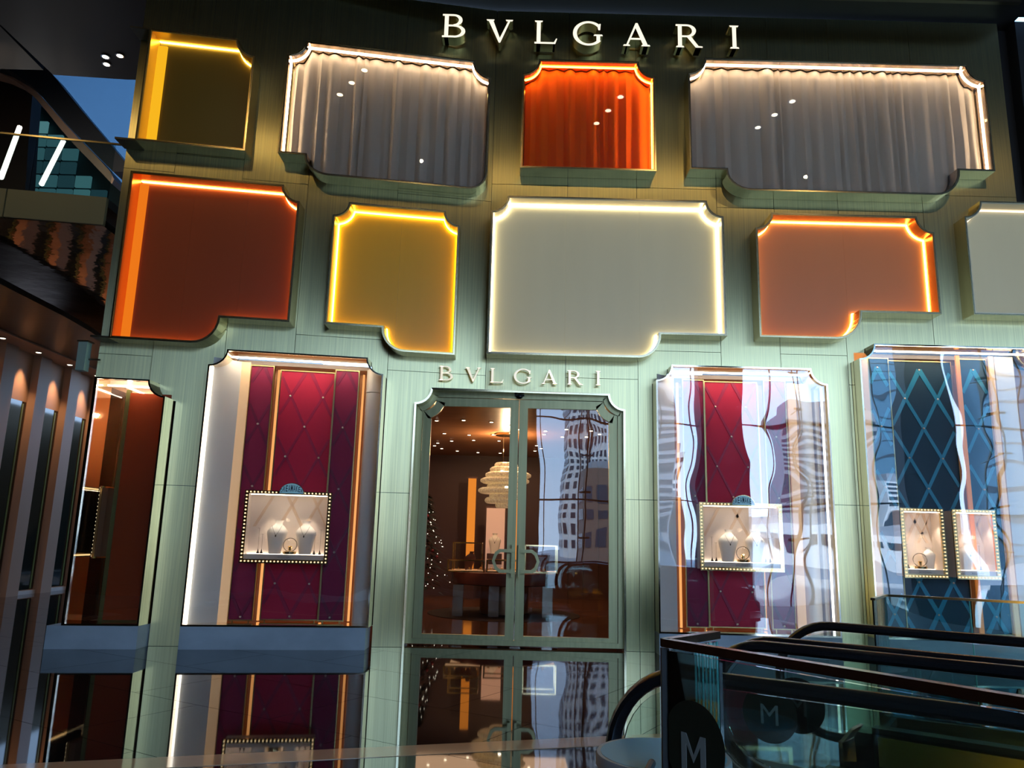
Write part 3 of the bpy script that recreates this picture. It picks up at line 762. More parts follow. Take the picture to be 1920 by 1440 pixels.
# --- window 3: crimson vitrine right of the doors
s3 = vitrine(2.13, 4.595, 4.04, w3)
MB().add([(2.14, -.20, .289), (2.43, .02, .289), (2.43, .02, 3.95), (2.14, -.20, 3.95), (2.14, -.17, .289), (2.43, .05, .289), (2.43, .05, 3.95), (2.14, -.17, 3.95)],
         [(0, 1, 2, 3), (7, 6, 5, 4), (0, 4, 5, 1), (1, 5, 6, 2), (2, 6, 7, 3), (3, 7, 4, 0)]).build('slanted_reveal', cream_wall, s3, folded=True)
MB().box(4.53, 4.555, -.235, -.215, .29, 3.80).build('light_strip', white_led_rail, s3)
MB().box(4.13, 4.25, .0, .03, .289, 3.9).build('warm_strip', MATS['warm_reveal'], s3)
MB().lathe([(.13, .289), (.13, 3.9)], (4.40, .14, 0), 24).build('round_column', cream_wall, s3, smooth=True)
for x in (2.85, 3.71, 2.5): MB().box(x, x+.03, .16, .2, .32, 3.9).build('light_strip', strip_warm, s3)
display_panel(2.56, 2.89, .34, 3.93, -.06, burgundy, burg_rib, 2.72, .39, 'narrow burgundy quilted panel, left of the three in the right crimson window', dx=.46, dz=.90)
display_panel(2.91, 3.72, .34, 3.93, -.15, crimson, crim_rib, 3.31, .39, 'wide crimson quilted panel in the middle of the right crimson window', dx=.46, dz=.90)
display_panel(3.78, 4.12, .34, 3.95, -.06, burgundy, burg_rib, 3.95, .39, 'narrow burgundy quilted panel, right of the three in the right crimson window', dx=.46, dz=.90)
case_set(2.71, 3.89, 1.14, 2.09, 'square bulb-framed display case with blue dome sign, right of the doors', 'right crimson window')

# --- window 4: teal vitrine at the right edge
s4 = vitrine(5.13, 7.90, 4.44, w4)
MB().box(7.60, 7.63, -.235, -.215, .29, 4.2).build('light_strip', white_led_rail, s4)
MB().box(5.16, 5.36, .0, .03, .289, 4.4).build('warm_strip', MATS['warm_reveal'], s4)
MB().box(7.20, 7.27, .0, .03, .289, 4.4).build('warm_strip', MATS['warm_reveal'], s4)
MB().box(6.70, 6.76, .0, .03, .289, 4.4).build('orange_post', pbr('orange_post', (.90, .30, .05), .4, emit=(1, .3, .05), es=.35), s4)
MB().box(7.30, 7.58, .02, .05, .289, 4.4).build('pale_panel', cream_wall, s4)
for x in (5.70, 7.18): MB().box(x, x+.02, .16, .2, .32, 4.3).build('light_strip', strip_warm, s4)
display_panel(5.38, 5.70, .34, 4.34, -.06, teal, teal_rib, 5.53, .39+.2, 'narrow dark teal panel, left of the three in the teal window', dx=.50, dz=.90, w=.078)
display_panel(5.72, 6.70, .34, 4.33, -.15, teal, teal_rib, 6.21, .39+.2, 'wide dark teal panel in the middle of the teal window', dx=.50, dz=.90, w=.078)
display_panel(6.77, 7.19, .34, 4.36, -.06, teal, teal_rib, 6.98, .39+.2, 'narrow dark teal panel, right of the three in the teal window', dx=.50, dz=.90, w=.078)
c4 = display_case(5.57, 6.19, 1.11, 2.08, -.235, .26, 'tall bulb-framed case without a dome, left of the pair in the teal window', dome=False, bulbs=(13, 20))
light_in_case(c4, .6, .97, .26)
earring_stand(5.70, -.1, 1.234, .34, 'slim jewel stand in the left tall case of the teal window')
cloche(5.86, -.12, 1.234, 'round glass globe in the left tall case of the teal window')
bust(6.02, -.08, 1.234, .30, 'small cream bust in the left tall case of the teal window', necklace=False)
c5 = display_case(6.31, 6.93, 1.11, 2.08, -.235, .26, 'tall bulb-framed case without a dome, right of the pair in the teal window', dome=False, bulbs=(13, 20))
light_in_case(c5, .6, .97, .26)
bust(6.52, -.1, 1.234, .38, 'cream bust with a necklace in the right tall case of the teal window', lean=.5)
earring_stand(6.73, -.1, 1.234, .34, 'slim jewel stand in the right tall case of the teal window')

# --- window 1: corner vitrine
s1 = w1
G1 = dict(folded=True)
MB().box(-5.60, -4.74, -.245, .9, .27, .289).build('sill', vfloor, s1, **G1)
MB().box(-5.60, -5.0, .04, .9, 3.44, 3.5).box(-5.0, -4.74, .21, .9, 3.44, 3.5).build('soffit', case_in, s1, **G1)
MB().box(-4.77, -4.73, .02, .9, .27, 3.5).build('side_wall', back_warm, s1, **G1)
MB().box(-5.60, -4.73, .9, .93, .27, 3.5).build('back_wall', pbr('corner_back_wood', (.45, .22, .10), .35), s1, **G1)
MB().box(-5.56, -4.95, -.10, -.07, 3.43, 3.445).build('light_strip', strip_white, s1, **G1)
MB().box(-5.36, -5.33, -.0, .85, 3.43, 3.445).build('light_strip', strip_white, s1, **G1)
op = thing('orange_screen', (-5.05, fold(-5.05), .3), 'flat rust orange screen with a gold edge inside the corner window', 'display panel')
MB().box(-5.29, -4.76, -.02, .01, .33, 3.36).build('board', pbr('rust_board', (.42, .055, .008), .35), op, folded=True)
MB().box(-5.34, -5.29, -.03, .02, .31, 3.40).build('edge_post', pbr('olive_post', (.28, .26, .09), .3, .6), op, folded=True)
MB().box(-5.29, -4.78, -.03, .0, .305, .33).build('foot_rail', trim_m, op, folded=True)
l = lamp('corner_light', 'POINT', (-5.2, -.3, 3.1), 14, (1, .6, .35), .02)
c1 = display_case(-.5, .48, 1.12, 2.06, 0, .09, 'bulb-framed case seen edge on behind the corner glass at the far left', dome=False, bulbs=(20, 19), rot=-PI/2, shell=pbr('case_brown', (.20, .08, .035), .5))
c1.location = (-5.44, -.48, 1.12)

# ------------------------------------------------------------------ shop interior seen through the doors
wood_c = pbr('wood_ceiling', (.40, .19, .09), .35, noise=((.6, 14, 1), .18, 0))
shop_floor = pbr('shop_floor', (.16, .060, .026), .10, noise=((.5, 6, 1), .3, 0), spec=.7)
wall_dk = pbr('shop_wall_dark', (.075, .032, .028), .5)
struct('wall_interior_back', B(-6, 7.5, 9.6, 9.8, 0, 3.75), wall_dk)
struct('ceiling_interior', B(-6, 2.9, .3, 9.8, 3.70, 3.85), wood_c)
struct('floor_interior', B(-6, 7.5, .20, 9.8, -.10, .004), shop_floor)
struct('wall_interior_left', B(-4.9, -4.7, 1.3, 9.8, 0, 3.7), wall_dk)
struct('wall_interior_right', B(2.9, 3.05, .7, 9.8, 0, 3.7), pbr('shop_panel_grey', (.055, .042, .05), .4))
for k in range(4): B(1.2+k*.4, 1.206+k*.4, 9.58, 9.6, 0, 3.7).build('panel_joint', joint, bpy.data.objects['wall_interior_back'])
orange_lit = glow('orange_lit_column', (1, .30, .035), .95)
for x, lab in ((-.95, 'glowing orange light column left of the niche behind the chandelier'), (.17, 'glowing orange light column right of the niche, half hidden by the door frame')):
    t = thing('light_column', (x, 8.5, 0), lab, 'light column')
    B(x-.10, x+.10, 8.46, 8.54, .6, 3.0).build('lit_panel', orange_lit, t)
    B(x-.12, x+.12, 8.54, 8.6, 0, 3.05).build('frame', wall_dk, t)
t = thing('wall_niche', (-.32, 8.2, 0), 'pale pink lit display niche with a bust under the chandelier', 'niche')
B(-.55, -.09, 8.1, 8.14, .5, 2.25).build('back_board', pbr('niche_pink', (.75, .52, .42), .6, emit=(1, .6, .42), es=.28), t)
B(-.58, -.06, 8.14, 8.2, 0, 2.3).build('frame', wall_dk, t)
B(-.50, -.14, 7.6, 8.08, .9, 1.15).build('ledge', wall_dk, t)
bust(-.32, 7.75, 1.15, .48, 'lit cream bust standing in the pink niche deep in the shop')
# downlights in the wood ceiling: two rings
dl = glow('downlight', (1, .85, .62), 9)
rings = [(-.9, 4.2, 1.05, 12), (-.55, 7.4, 1.3, 14), (1.25, 4.6, .6, 7)]
first = None
for cx, cy, R_, n in rings:
    for k in range(n):
        a = 2*PI*k/n
        if first is None:
            first = thing('downlight', (cx+R_*math.cos(a), cy+R_*math.sin(a), 3.695), 'small round downlight in the ring of the brown shop ceiling', 'light', 'downlights in the shop ceiling')
            MB().lathe([(.055, 0), (.05, -.008)], first.location, 12).build('rim', gold, first)
            MB().lathe([(.035, -.009), (.03, -.012)], first.location, 10).build('lamp', dl, first); o = first
        else:
            o = copy_tree(first); o.location = (cx+R_*math.cos(a), cy+R_*math.sin(a), 3.695)
# chandelier
cry = pbr('crystal_warm', (.95, .74, .46), .18, .0, emit=(1, .62, .30), es=.25, noise=((30, 30, 30), .5, .9), bd=.03)
ch = thing('chandelier', (-.08, 5, 3.7), 'tiered crystal chandelier hanging in the shop behind the doors', 'chandelier')
tiers = [(3.02, .24, .0), (2.93, .33, .0), (2.82, .47, .05), (2.70, .50, -.02), (2.58, .40, .02), (2.49, .46, -.10), (2.38, .36, .03), (2.29, .30, -.12), (2.20, .18, -.02)]
for z, r, dx in tiers:
    n = 40; m = MB(); h = .062
    m.lathe([(r*.55, h*.8), (r*.86, h), (r*.98, h*.5), (r, 0), (r*.98, -h*.5), (r*.86, -h), (r*.55, -h*.8)], (-.08+dx, 5, z), n, rib=(.035, 16))
    m.build('tier', cry, ch, smooth=True)
for a in (0, 2.1, 4.2): MB().tube([(-.08+.12*math.cos(a), 5+.12*math.sin(a), 3.06), (-.08+.14*math.cos(a), 5+.14*math.sin(a), 3.69)], .004, 5).build('cable', gold, ch)
MB().lathe([(.25, 3.66), (.25, 3.695)], (-.08, 5, 0), 20).build('ceiling_rose', gold, ch)
for dx, dz in ((-.08, 2.86), (.02, 2.55)): MB().ball((-.08+dx, 4.62, dz), .035, 8, 6).build('bulb', glow('chandelier_bulb', (1, .85, .6), 14), ch)
lamp('chandelier_light', 'POINT', (-.08, 5, 3.35), 110, (1, .62, .32), .03)
lamp('shop_fill', 'AREA', (-.5, 6.0, 3.6), 90, (1, .62, .36), 4, (0, 0, 0), sy=5)
# round counter with glass cases
ct = thing('counter', (-.05, 5, 0), 'round brown jewellery counter on metal legs below the chandelier', 'counter')
brown = pbr('counter_brown', (.16, .045, .03), .25, noise=((3, 3, 3), .2, 0))
MB().lathe([(1.05, .60), (1.10, .62), (1.10, .84), (1.06, .86)], (-.05, 5, 0), 40).build('top', brown, ct, smooth=True)
for x in (-.95, -.25, .18, .80): B(x-.10, x+.10, 4.25, 4.45, .01, .60).build('leg', chrome_dark if False else pbr('leg_metal', (.35, .34, .30), .25, .9), ct)
MB().lathe([(.5, .01), (.5, .6)], (-.05, 5.15, 0), 28).build('drum', pbr('drum_bronze', (.30, .18, .10), .3, .8), ct, smooth=True)
MB().lathe([(1.55, .006), (1.55, .012)], (-.05, 5, 0), 40).build('rug', pbr('rug_dark', (.03, .015, .012), .8), ct)
caseglass = glass('case_glass', (.97, .95, .93), .0)
def glass_case(x0, x1, y0, y1, z0, z1, label):
    t = thing('counter_case', ((x0+x1)/2, (y0+y1)/2, z0), label, 'glass case')
    m = MB(); e = .012
    for x in (x0, x1):
        for y in (y0, y1): m.box(x-e, x+e, y-e, y+e, z0, z1)
    for z in (z0+e, z1-e):
        for y in (y0, y1): m.box(x0, x1, y-e, y+e, z-e, z+e)
        for x in (x0, x1): m.box(x-e, x+e, y0, y1, z-e, z+e)
    m.build('frame', gold, t)
    B(x0, x1, y0-.004, y0, z0, z1).build('glass_pane', caseglass, t)
    B(x0+.02, x1-.02, y0+.02, y1-.02, z0, z0+.02).build('base', pbr('case_base', (.8, .6, .42), .4, emit=(1, .6, .3), es=.6), t)  # base made to glow for bright glints in the case
    return t
glass_case(-1.08, -.52, 4.3, 4.8, .86, 1.42, 'tall glass case at the left end of the round counter')
glass_case(-1.15, -.45, 3.95, 4.2, .86, 1.09, 'low glass case in front of the tall one at the left of the counter')
glass_case(-.40, .22, 4.1, 4.6, .86, 1.10, 'low glass case in the middle of the round counter')
glass_case(.35, .98, 4.3, 4.8, .86, 1.40, 'tall glass case at the right end of the round counter')
brd = pbr('dark_leather', (.10, .03, .02), .5)
bpy.data.materials['bust_cream']
for x, lab in ((-.78, 'dark brown leather bust in the left tall counter case'), (.66, 'dark brown leather bust in the right tall counter case')):
    t = bust(x, 4.55, .88, .36, lab, lean=.6, necklace=False)
    for c in t.children: c.data.materials[0] = brd
rnd = random.Random(4)
jw = []
for k in range(9):
    x = -.95+.21*k; z = .885; y = 4.08 if k < 3 else 4.3
    t = thing('jewel_tray', (x, y, z), 'small pale jewel tray in a row along the counter cases', 'jewel tray', 'jewel trays on the counter') if k == 0 else copy_tree(jw[0])
    if k == 0:
        B(x-.05, x+.05, y-.03, y+.03, z, z+.02).build('tray', pbr('tray_pale', (.85, .72, .55), .5), t); MB().ball((x, y, z+.04), .02, 8, 5).build('jewel', gold, t)
    t.location = (x, y, z); jw.append(t)
# christmas tree
tr = thing('christmas_tree', (-1.85, 6, 0), 'dark christmas tree with tiny white lights at the left inside the shop', 'christmas tree')
m = MB(); rnd = random.Random(9)
for k in range(900):
    h = rnd.random()**.8; z = .35+h*2.1; r = (1-h)*.62+.05; a = rnd.uniform(0, 2*PI); l = .16
    x, y = -1.85+r*rnd.uniform(.5, 1)*math.cos(a), 6+r*rnd.uniform(.5, 1)*math.sin(a)
    d = Vector((math.cos(a), math.sin(a), -.35)).normalized()*l; w = Vector((-math.sin(a), math.cos(a), 0))*.03
    p = Vector((x, y, z)); m.add([p-w, p+w, p+d], [(0, 1, 2)])
tag(m.build('needles', pbr('fir_green', (.008, .018, .012), .7), tr), kind='stuff')
MB().lathe([(.06, 0), (.04, 1.6), (.01, 2.4)], (-1.85, 6, 0), 8).build('trunk', brd, tr)
m = MB()
for k in range(70):
    h = rnd.random(); z = .4+h*2.0; r = (1-h)*.66+.06; a = rnd.uniform(PI, 2*PI)
    m.ball((-1.85+r*math.cos(a), 6+r*math.sin(a), z), .010, 5, 3)
tag(m.build('fairy_lights', glow('fairy', (1, .9, .7), 3), tr), kind='stuff')
for k in range(6):
    h = rnd.random()*.8; z = .5+h*2.0; r = (1-h)*.66; a = rnd.uniform(PI, 2*PI)
    MB().ball((-1.85+r*math.cos(a), 6+r*math.sin(a), z), .035, 8, 6).build('bauble', pbr('bauble_red', (.25, .02, .03), .2), tr, smooth=True)

# ------------------------------------------------------------------ corridor on the left: neighbouring store wall
lw_m = pbr('store_wall_taupe', (.40, .23, .14), .55)
lw = struct('wall_left', B(-11.3, -10.95, -20, 22, 0, 5.35), lw_m)
dk_gl = pbr('store_glass_dark', (.012, .013, .010), .06, spec=.8)
green_e = pbr('green_edge', (.16, .22, .07), .4)
k = 0
for i in range(-6, 12):
    y0 = 5.90+i*1.25
    if y0 > 19: continue
    # pier (proud) then window bay
    V = [(-10.95, y0-.02, 0), (-10.80, y0+.02, 0), (-10.80, y0+.44, 0), (-10.95, y0+.48, 0)]
    V += [(x, y, 5.35) for x, y, z in V]
    MB().add(V, [(0, 1, 2, 3), (7, 6, 5, 4), (0, 4, 5, 1), (1, 5, 6, 2), (2, 6, 7, 3), (3, 7, 4, 0)]).build('pier', lw_m, lw)
    B(-10.955, -10.945, y0+.50, y0+1.20, .10, 4.25).build('window_pane', dk_gl, lw)
    B(-10.95, -10.93, y0+1.06, y0+1.10, .12, 4.2).build('green_mullion', green_e, lw)
    B(-10.95, -10.90, y0+.48, y0+1.23, 0, .08).build('light_sill', pbr('sill_pale', (.6, .5, .42), .4), lw)
    if -3 < y0 < 13:
        t = thing('spotlight', (-10.62, y0+.85, 5.34), 'recessed round spotlight in the soffit above the neighbouring store wall', 'light', 'spotlights above the neighbouring store') if k == 0 else copy_tree(spot0)
        if k == 0:
            spot0 = t
            MB().lathe([(.075, 0), (.07, -.01)], t.location, 12).build('rim', cream_wall, t); MB().lathe([(.055, -.011), (.05, -.014)], t.location, 12).build('lamp', glow('spot_lamp', (1, .85, .6), 6), t)
        t.location = (-10.62, y0+.85, 5.34); k += 1
        if y0 > 1: lamp('spot_beam', 'SPOT', (-10.72, y0+.85, 5.30), 190, (1, .62, .34), .03, (0, math.radians(4), 0), cone=1.0, blend=.9)
struct('ceiling_corridor_strip', B(-11.3, -10.3, -6, 22, 5.35, 5.5), lw_m)
# end of the corridor
struct('wall_corridor_end', B(-11, -5.7, 19.6, 19.8, 0, 5.3), pbr('corridor_end', (.10, .07, .05), .5))
# dark curved soffit, its lower edge and the copper mirror ceiling
def slab(px, z, th, name, mat, kind='structure'):
    P = [on_z(a, b, z) for a, b in px]; n = len(P)
    V = [tuple(p) for p in P]+[(p.x, p.y, z+th) for p in P]
    m = MB().add(V, [tuple(range(n)), tuple(range(2*n-1, n-1, -1))]+[(i, (i+1) % n, n+(i+1) % n, n+i) for i in range(n)])
    o = m.build(name, mat); tag(o, kind=kind); return o
slab([(-260, 430), (0, 532), (60, 563), (120, 593), (170, 622), (203, 645), (186, 712), (150, 697), (100, 670), (50, 647), (0, 625), (-260, 560)], 5.38, .10, 'ceiling_corridor', pbr('soffit_black', (.010, .008, .007), .35, noise=((.2, 14, 1), .4, .2)))
cop = pbr('copper_mirror', (.34, .20, .13), .07, 1., noise=((1.2, 1.2, 1), .1, .35), bd=.05)
P6 = 5.78
struct('ceiling_copper', MB().add([(-12, fold(-12)-.05, P6), (-5.95, fold(-5.95), P6), (-5.95, 6.0, P6), (-12, 6.0, P6), (-12, fold(-12)-.05, P6+.1), (-5.95, fold(-5.95), P6+.1), (-5.95, 6.0, P6+.1), (-12, 6.0, P6+.1)],
       [(0, 1, 2, 3), (7, 6, 5, 4), (0, 4, 5, 1), (1, 5, 6, 2), (2, 6, 7, 3), (3, 7, 4, 0)]), cop)
tan = pbr('wall_tan_panel', (.34, .22, .13), .4)
ww = struct('wall_upper_tan', B(-12, -5.8, 8.2, 8.3, 5.4, 9), tan)
for k in range(6): B(-10.6+k*.8, -10.59+k*.8, 8.17, 8.2, 5.4, 9).build('panel_joint', joint, ww)
# balcony: bronze fascia, glass balustrade with a thin rail
bal = thing('balcony', (-8, -1.2, P6), 'upper floor balcony with bronze fascia and glass balustrade left of the facade', 'balcony')
for k, (a, b) in enumerate(((-12.5, -8.9), (-8.88, -7.25), (-7.23, -5.93))):
    MB().box(a, b, -.04, .02, P6, P6+.42).build('fascia_panel', pbr('fascia_bronze', (.22, .19, .09), .5, .2), bal, folded=True)
MB().box(-12.5, -5.93, .02, 1.5, P6+.30, P6+.42).build('slab', darkmetal, bal, folded=True)
for a, b in ((-12.5, -8.2), (-8.19, -7.0), (-6.99, -5.93)): MB().box(a, b, .0, .012, P6+.42, 7.05).build('glass_pane', glass('balcony_glass', (.78, .86, .86), .05), bal, folded=True)
MB().box(-12.5, -5.80, -.01, .02, 7.05, 7.075).build('top_rail', brass, bal, folded=True)
# far things behind the balcony: dark wall, office facade in teal light, curved beam, light tubes
def at_plate(px, y, th, name, mat, parent=None, pts3=False):
    P = [on_y(a, b, y) for a, b in px]; n = len(P)
    ar = sum(P[i].x*P[(i+1) % n].z-P[(i+1) % n].x*P[i].z for i in range(n))
    if ar < 0: P.reverse()
    return MB().prism([(p.x, p.z) for p in P], y, y+th).build(name, mat, parent)
far = tag(at_plate([(-80, -40), (20, 90), (62, 165), (56, 230), (48, 345), (46, 380), (-80, 370)], 7.0, .4, 'wall_upper_dark', pbr('upper_dark', (.035, .025, .02), .5)), kind='structure')
bm_ = thing('curved_beam', (-9, 6.2, 9), 'pale curved beam sweeping down in front of the teal offices at the upper left', 'beam')
at_plate([(-60, 110), (0, 127), (30, 141), (56, 160), (78, 182), (100, 207), (125, 235), (150, 262), (180, 292), (207, 322), (214, 336), (210, 345), (196, 330), (170, 303), (140, 272), (112, 240), (90, 212), (68, 186), (44, 162), (24, 148), (0, 137), (-60, 120)], 6.2, .5, 'beam_face', pbr('beam_beige', (.50, .38, .30), .5), bm_)
db = thing('diagonal_girder', (-9, 5.6, 9), 'dark blue-grey diagonal girder under the sky triangle at the upper left', 'girder')
at_plate([(-60, 30), (60, 100), (98, 139), (150, 203), (200, 262), (240, 310), (236, 322), (212, 322), (180, 290), (125, 233), (78, 180), (56, 158), (30, 139), (0, 122), (-60, 100)], 5.6, .5, 'web', pbr('girder_grey', (.045, .055, .07), .35, .3), db)
of = thing('office_block', (-8, 9, 7), 'teal lit office facade behind the balcony glass at the upper left', 'building')
og = pbr('office_glass', (.06, .16, .20), .2, emit=(.10, .34, .42), es=.30, noise=((.9, .9, 1.2), .7, 0))
at_plate([(40, 160), (212, 336), (236, 345), (236, 400), (40, 380)], 9.3, .3, 'wall', pbr('office_frame', (.02, .05, .06), .5), of)
P0 = on_y(40, 150, 9.1); P1 = on_y(230, 380, 9.1)
rnd = random.Random(2)
nx, nz = 7, 9
for i in range(nx):
    for j in range(nz):
        xa = P0.x+(P1.x-P0.x)*i/nx; xb = P0.x+(P1.x-P0.x)*(i+1)/nx; za = P1.z+(P0.z-P1.z)*j/nz; zb = P1.z+(P0.z-P1.z)*(j+1)/nz
        c = rnd.uniform(.05, .5)
        if zb > P0.z-(P0.z-(on_y(214, 336, 9.1).z))*((xb-P0.x)/(on_y(214, 336, 9.1).x-P0.x))-.1: continue
        B(xa+.03, xb-.03, 9.12, 9.2, za+.04, zb-.04).build('window', glow('office_lit_%d' % int(c*6), (.10+.05*c, .30+.1*c, .38), .12+c*.75), of)
for a, lab in ((((37, 238), (2, 333)), 'left of two slanted white light tubes behind the balcony glass'), (((119, 264), (78, 345)), 'right of two slanted white light tubes behind the balcony glass')):
    p, q = on_y(*a[0], 4.0), on_y(*a[1], 3.0)
    t = thing('light_tube', tuple(p), lab, 'light')
    MB().tube([p, q], .05, 8).build('tube', glow('tube_white', (1, .92, .8), 4), t)
    MB().ball(p, .055, 8, 5).build('end_cap', chrome, t)
lamp('atrium_fill', 'AREA', (-10.5, 1.0, 9.9), 160, (1, .78, .58), 1.6, (math.radians(50), 0, 0))  # area lamp added to brighten the beam behind the balcony
# roof glazing, its dark tint added to dim the sky behind
roof = struct('window_6', B(-16, -5.7, 10.2, 10.25, 6, 22), glass('tinted_sky_glass', (.17, .215, .245), .0))
struct('wall_far_left', B(-16.2, -16, -3, 12, 0, 24).box(-5.7, -5.6, .2, 10.2, 10.15, 22).box(-5.7, -5.6, 2, 10.3, 10.1, 22), black)
struct('ceiling_upper', B(-16.2, -5.6, .0, 10.25, 22, 22.2).box(-16.2, -5.6, -.2, .0, 10.5, 22), black)
# ceiling spots
def hall_spot(px, py, lab, grp=None):
    p = on_z(px, py, 10.14); t = thing('ceiling_spot', tuple(p), lab, 'light', grp)
    MB().lathe([(.085, 0), (.08, -.012)], p, 12).build('rim', chrome, t); MB().lathe([(.055, -.013), (.05, -.016)], p, 12).build('lamp', glow('hall_spot', (1, .88, .6), 12), t)
hall_spot(198, 106, 'left of the two upper spotlights in the black ceiling at the upper left')
hall_spot(225, 104, 'right of the two upper spotlights in the black ceiling at the upper left')
hall_spot(200, 120, 'lowest spotlight of the three in the black ceiling at the upper left')
first = None
for x0 in (-2.2, 2.0, 5.4):
    for k in range(3):
        loc = (x0-.18*k, -3.0-.5*k, 10.14)
        t = thing('ceiling_spot', loc, 'ceiling spotlight seen only as a small reflection in the curtained windows', 'light', 'ceiling spots mirrored in the glass') if first is None else copy_tree(first)
        if first is None:
            first = t
            MB().lathe([(.085, 0), (.08, -.012)], loc, 12).build('rim', chrome, t); MB().lathe([(.06, -.013), (.055, -.016)], loc, 12).build('lamp', MATS['hall_spot'], t)
        t.location = loc
wb = thing('wall_bracket', (-6.3, -.8, 3.9), 'small pale green metal box mounted at the left edge of the facade', 'bracket')
B(-5.98, -5.86, -1.0, -.88, 3.62, 4.02).build('box', pbr('green_grey', (.45, .62, .52), .4, .4), wb); B(-6.0, -5.84, -1.01, -.86, 4.02, 4.04).build('lid', darkmetal, wb)
B(-5.86, -5.70, -.92, -.90, 3.78, 3.80).build('arm', darkmetal, wb)

# ------------------------------------------------------------------ city outside the glazed wall (seen mirrored in the shop glass)
asph = pbr('city_ground', (.34, .33, .31), .8)
struct('ground', B(-300, 300, -400, -24, -1.2, -1.0), asph)
bwhite = pbr('facade_white', (.80, .80, .76), .6); bgrey = pbr('facade_grey', (.32, .34, .36), .6); bbrown = pbr('facade_brown', (.20, .13, .09), .7); bwin = pbr('city_window', (.03, .05, .07), .2)
bblue = pbr('facade_blue_glass', (.10, .22, .30), .2, .3)
def tower(x0, x1, y, dep, h, body, label, fx=6, fz=3.2, win=.6, bands=False):
    t = thing('tower', ((x0+x1)/2, y-dep/2, -1), label, 'building')
    B(x0, x1, y-dep, y, -1, h).build('wall', body, t)
    B(x0+1, x1-1, y-dep+1, y-1, h, h+1.6).build('roof_plant', bgrey, t)
    m = MB(); n = max(2, int((x1-x0)/fx)); w = (x1-x0)/n; k = int((h-1)/fz)
    for j in range(k):
        z = 1.2+j*fz
        if bands: m.box(x0+.2, x1-.2, y, y+.12, z, z+fz*win); continue
        for i in range(n): m.box(x0+i*w+w*(1-win)/2, x0+i*w+w*(1+win)/2, y, y+.12, z, z+fz*.58)
        nd = max(2, int(dep/fx)); wd = dep/nd
        if abs(x0) < 200:
            for i in range(nd): m.box(x0-.12, x0, y-dep+i*wd+wd*.2, y-dep+i*wd+wd*.8, z, z+fz*.58)
    tag(m.build('windows', bwin, t), kind='stuff')
    return t
tower(9.8, 13.2, -120, 8, 120, bwhite, 'slender white gridded tower mirrored in the right door leaf', fx=.75, fz=1.7, win=.5)
tower(13.6, 17.0, -118, 8, 120, bwhite, 'twin slab of the white gridded tower mirrored in the right door leaf', fx=.75, fz=1.7, win=.5)
tower(17.4, 21.8, -92, 8, 24, bgrey, 'grey banded office slab mirrored at the edge of the right door leaf', bands=True, fz=1.4, win=.5)
tower(9, 17, -82, 8, 10, bbrown, 'low brown block at the foot of the white tower', fx=1.6, fz=2.4)
tower(20, 30, -120, 8, 9, bbrown, 'low brown block mirrored in the right crimson window', fx=1.6, fz=2.4)
tower(33, 36, -150, 8, 20, bwhite, 'narrow white spire block mirrored in the right crimson window', fx=1, fz=2)
tower(50, 66, -130, 8, 26, bgrey, 'striped grey office slab mirrored right in the crimson window', bands=True, fz=1.5, win=.5)
tower(67.5, 72, -125, 8, 14, bwhite, 'white banded slab mirrored at the left of the teal window', bands=True, fz=1.3, win=.5)
tower(75, 82, -145, 8, 70, bblue, 'tall blue glass tower mirrored in the teal window', bands=True, fz=3, win=.1)
tower(83, 89, -160, 8, 60, bwhite, 'white tower mirrored behind the blue one in the teal window', fx=1.1, fz=2.6)
tower(95, 125, -140, 10, 110, bblue, 'broad pale glass tower mirrored at the right end of the teal window', bands=True, fz=4, win=.15)
tower(28, 60, -90, 5, 3.6, bwhite, 'long low white pavilion mirrored across the crimson window', fx=2, fz=2.2)
tower(-60, -12, -80, 10, 8, bbrown, 'low brown row of buildings to the left, outside the mirror view', fx=2, fz=2.4)
# cable trusses in front of the glazed wall
for k, x in enumerate((3.0, 5.2, 11.2, 13.4, 19.0)):
    t = thing('cable_truss', (x, -18.5, 0), 'thin bowed cable truss standing inside the glazed wall behind the viewer', 'cable truss', 'cable trusses of the glazed wall')
    P = [(x, -19.8+1.1*math.sin(PI*z/10.1), z) for z in [10.1*i/16 for i in range(17)]]
    MB().tube(P, .035, 6).build('cable', darkmetal, t)
    m = MB()
    for z in (1.7, 3.3, 5.0, 6.7, 8.4): yy = -19.8+1.1*math.sin(PI*z/10.1); m.tube([(x, -19.95, z), (x, yy, z)], .025, 5); m.box(x-.25, x+.25, yy-.03, yy+.03, z-.03, z+.03)
    m.build('struts', darkmetal, t)

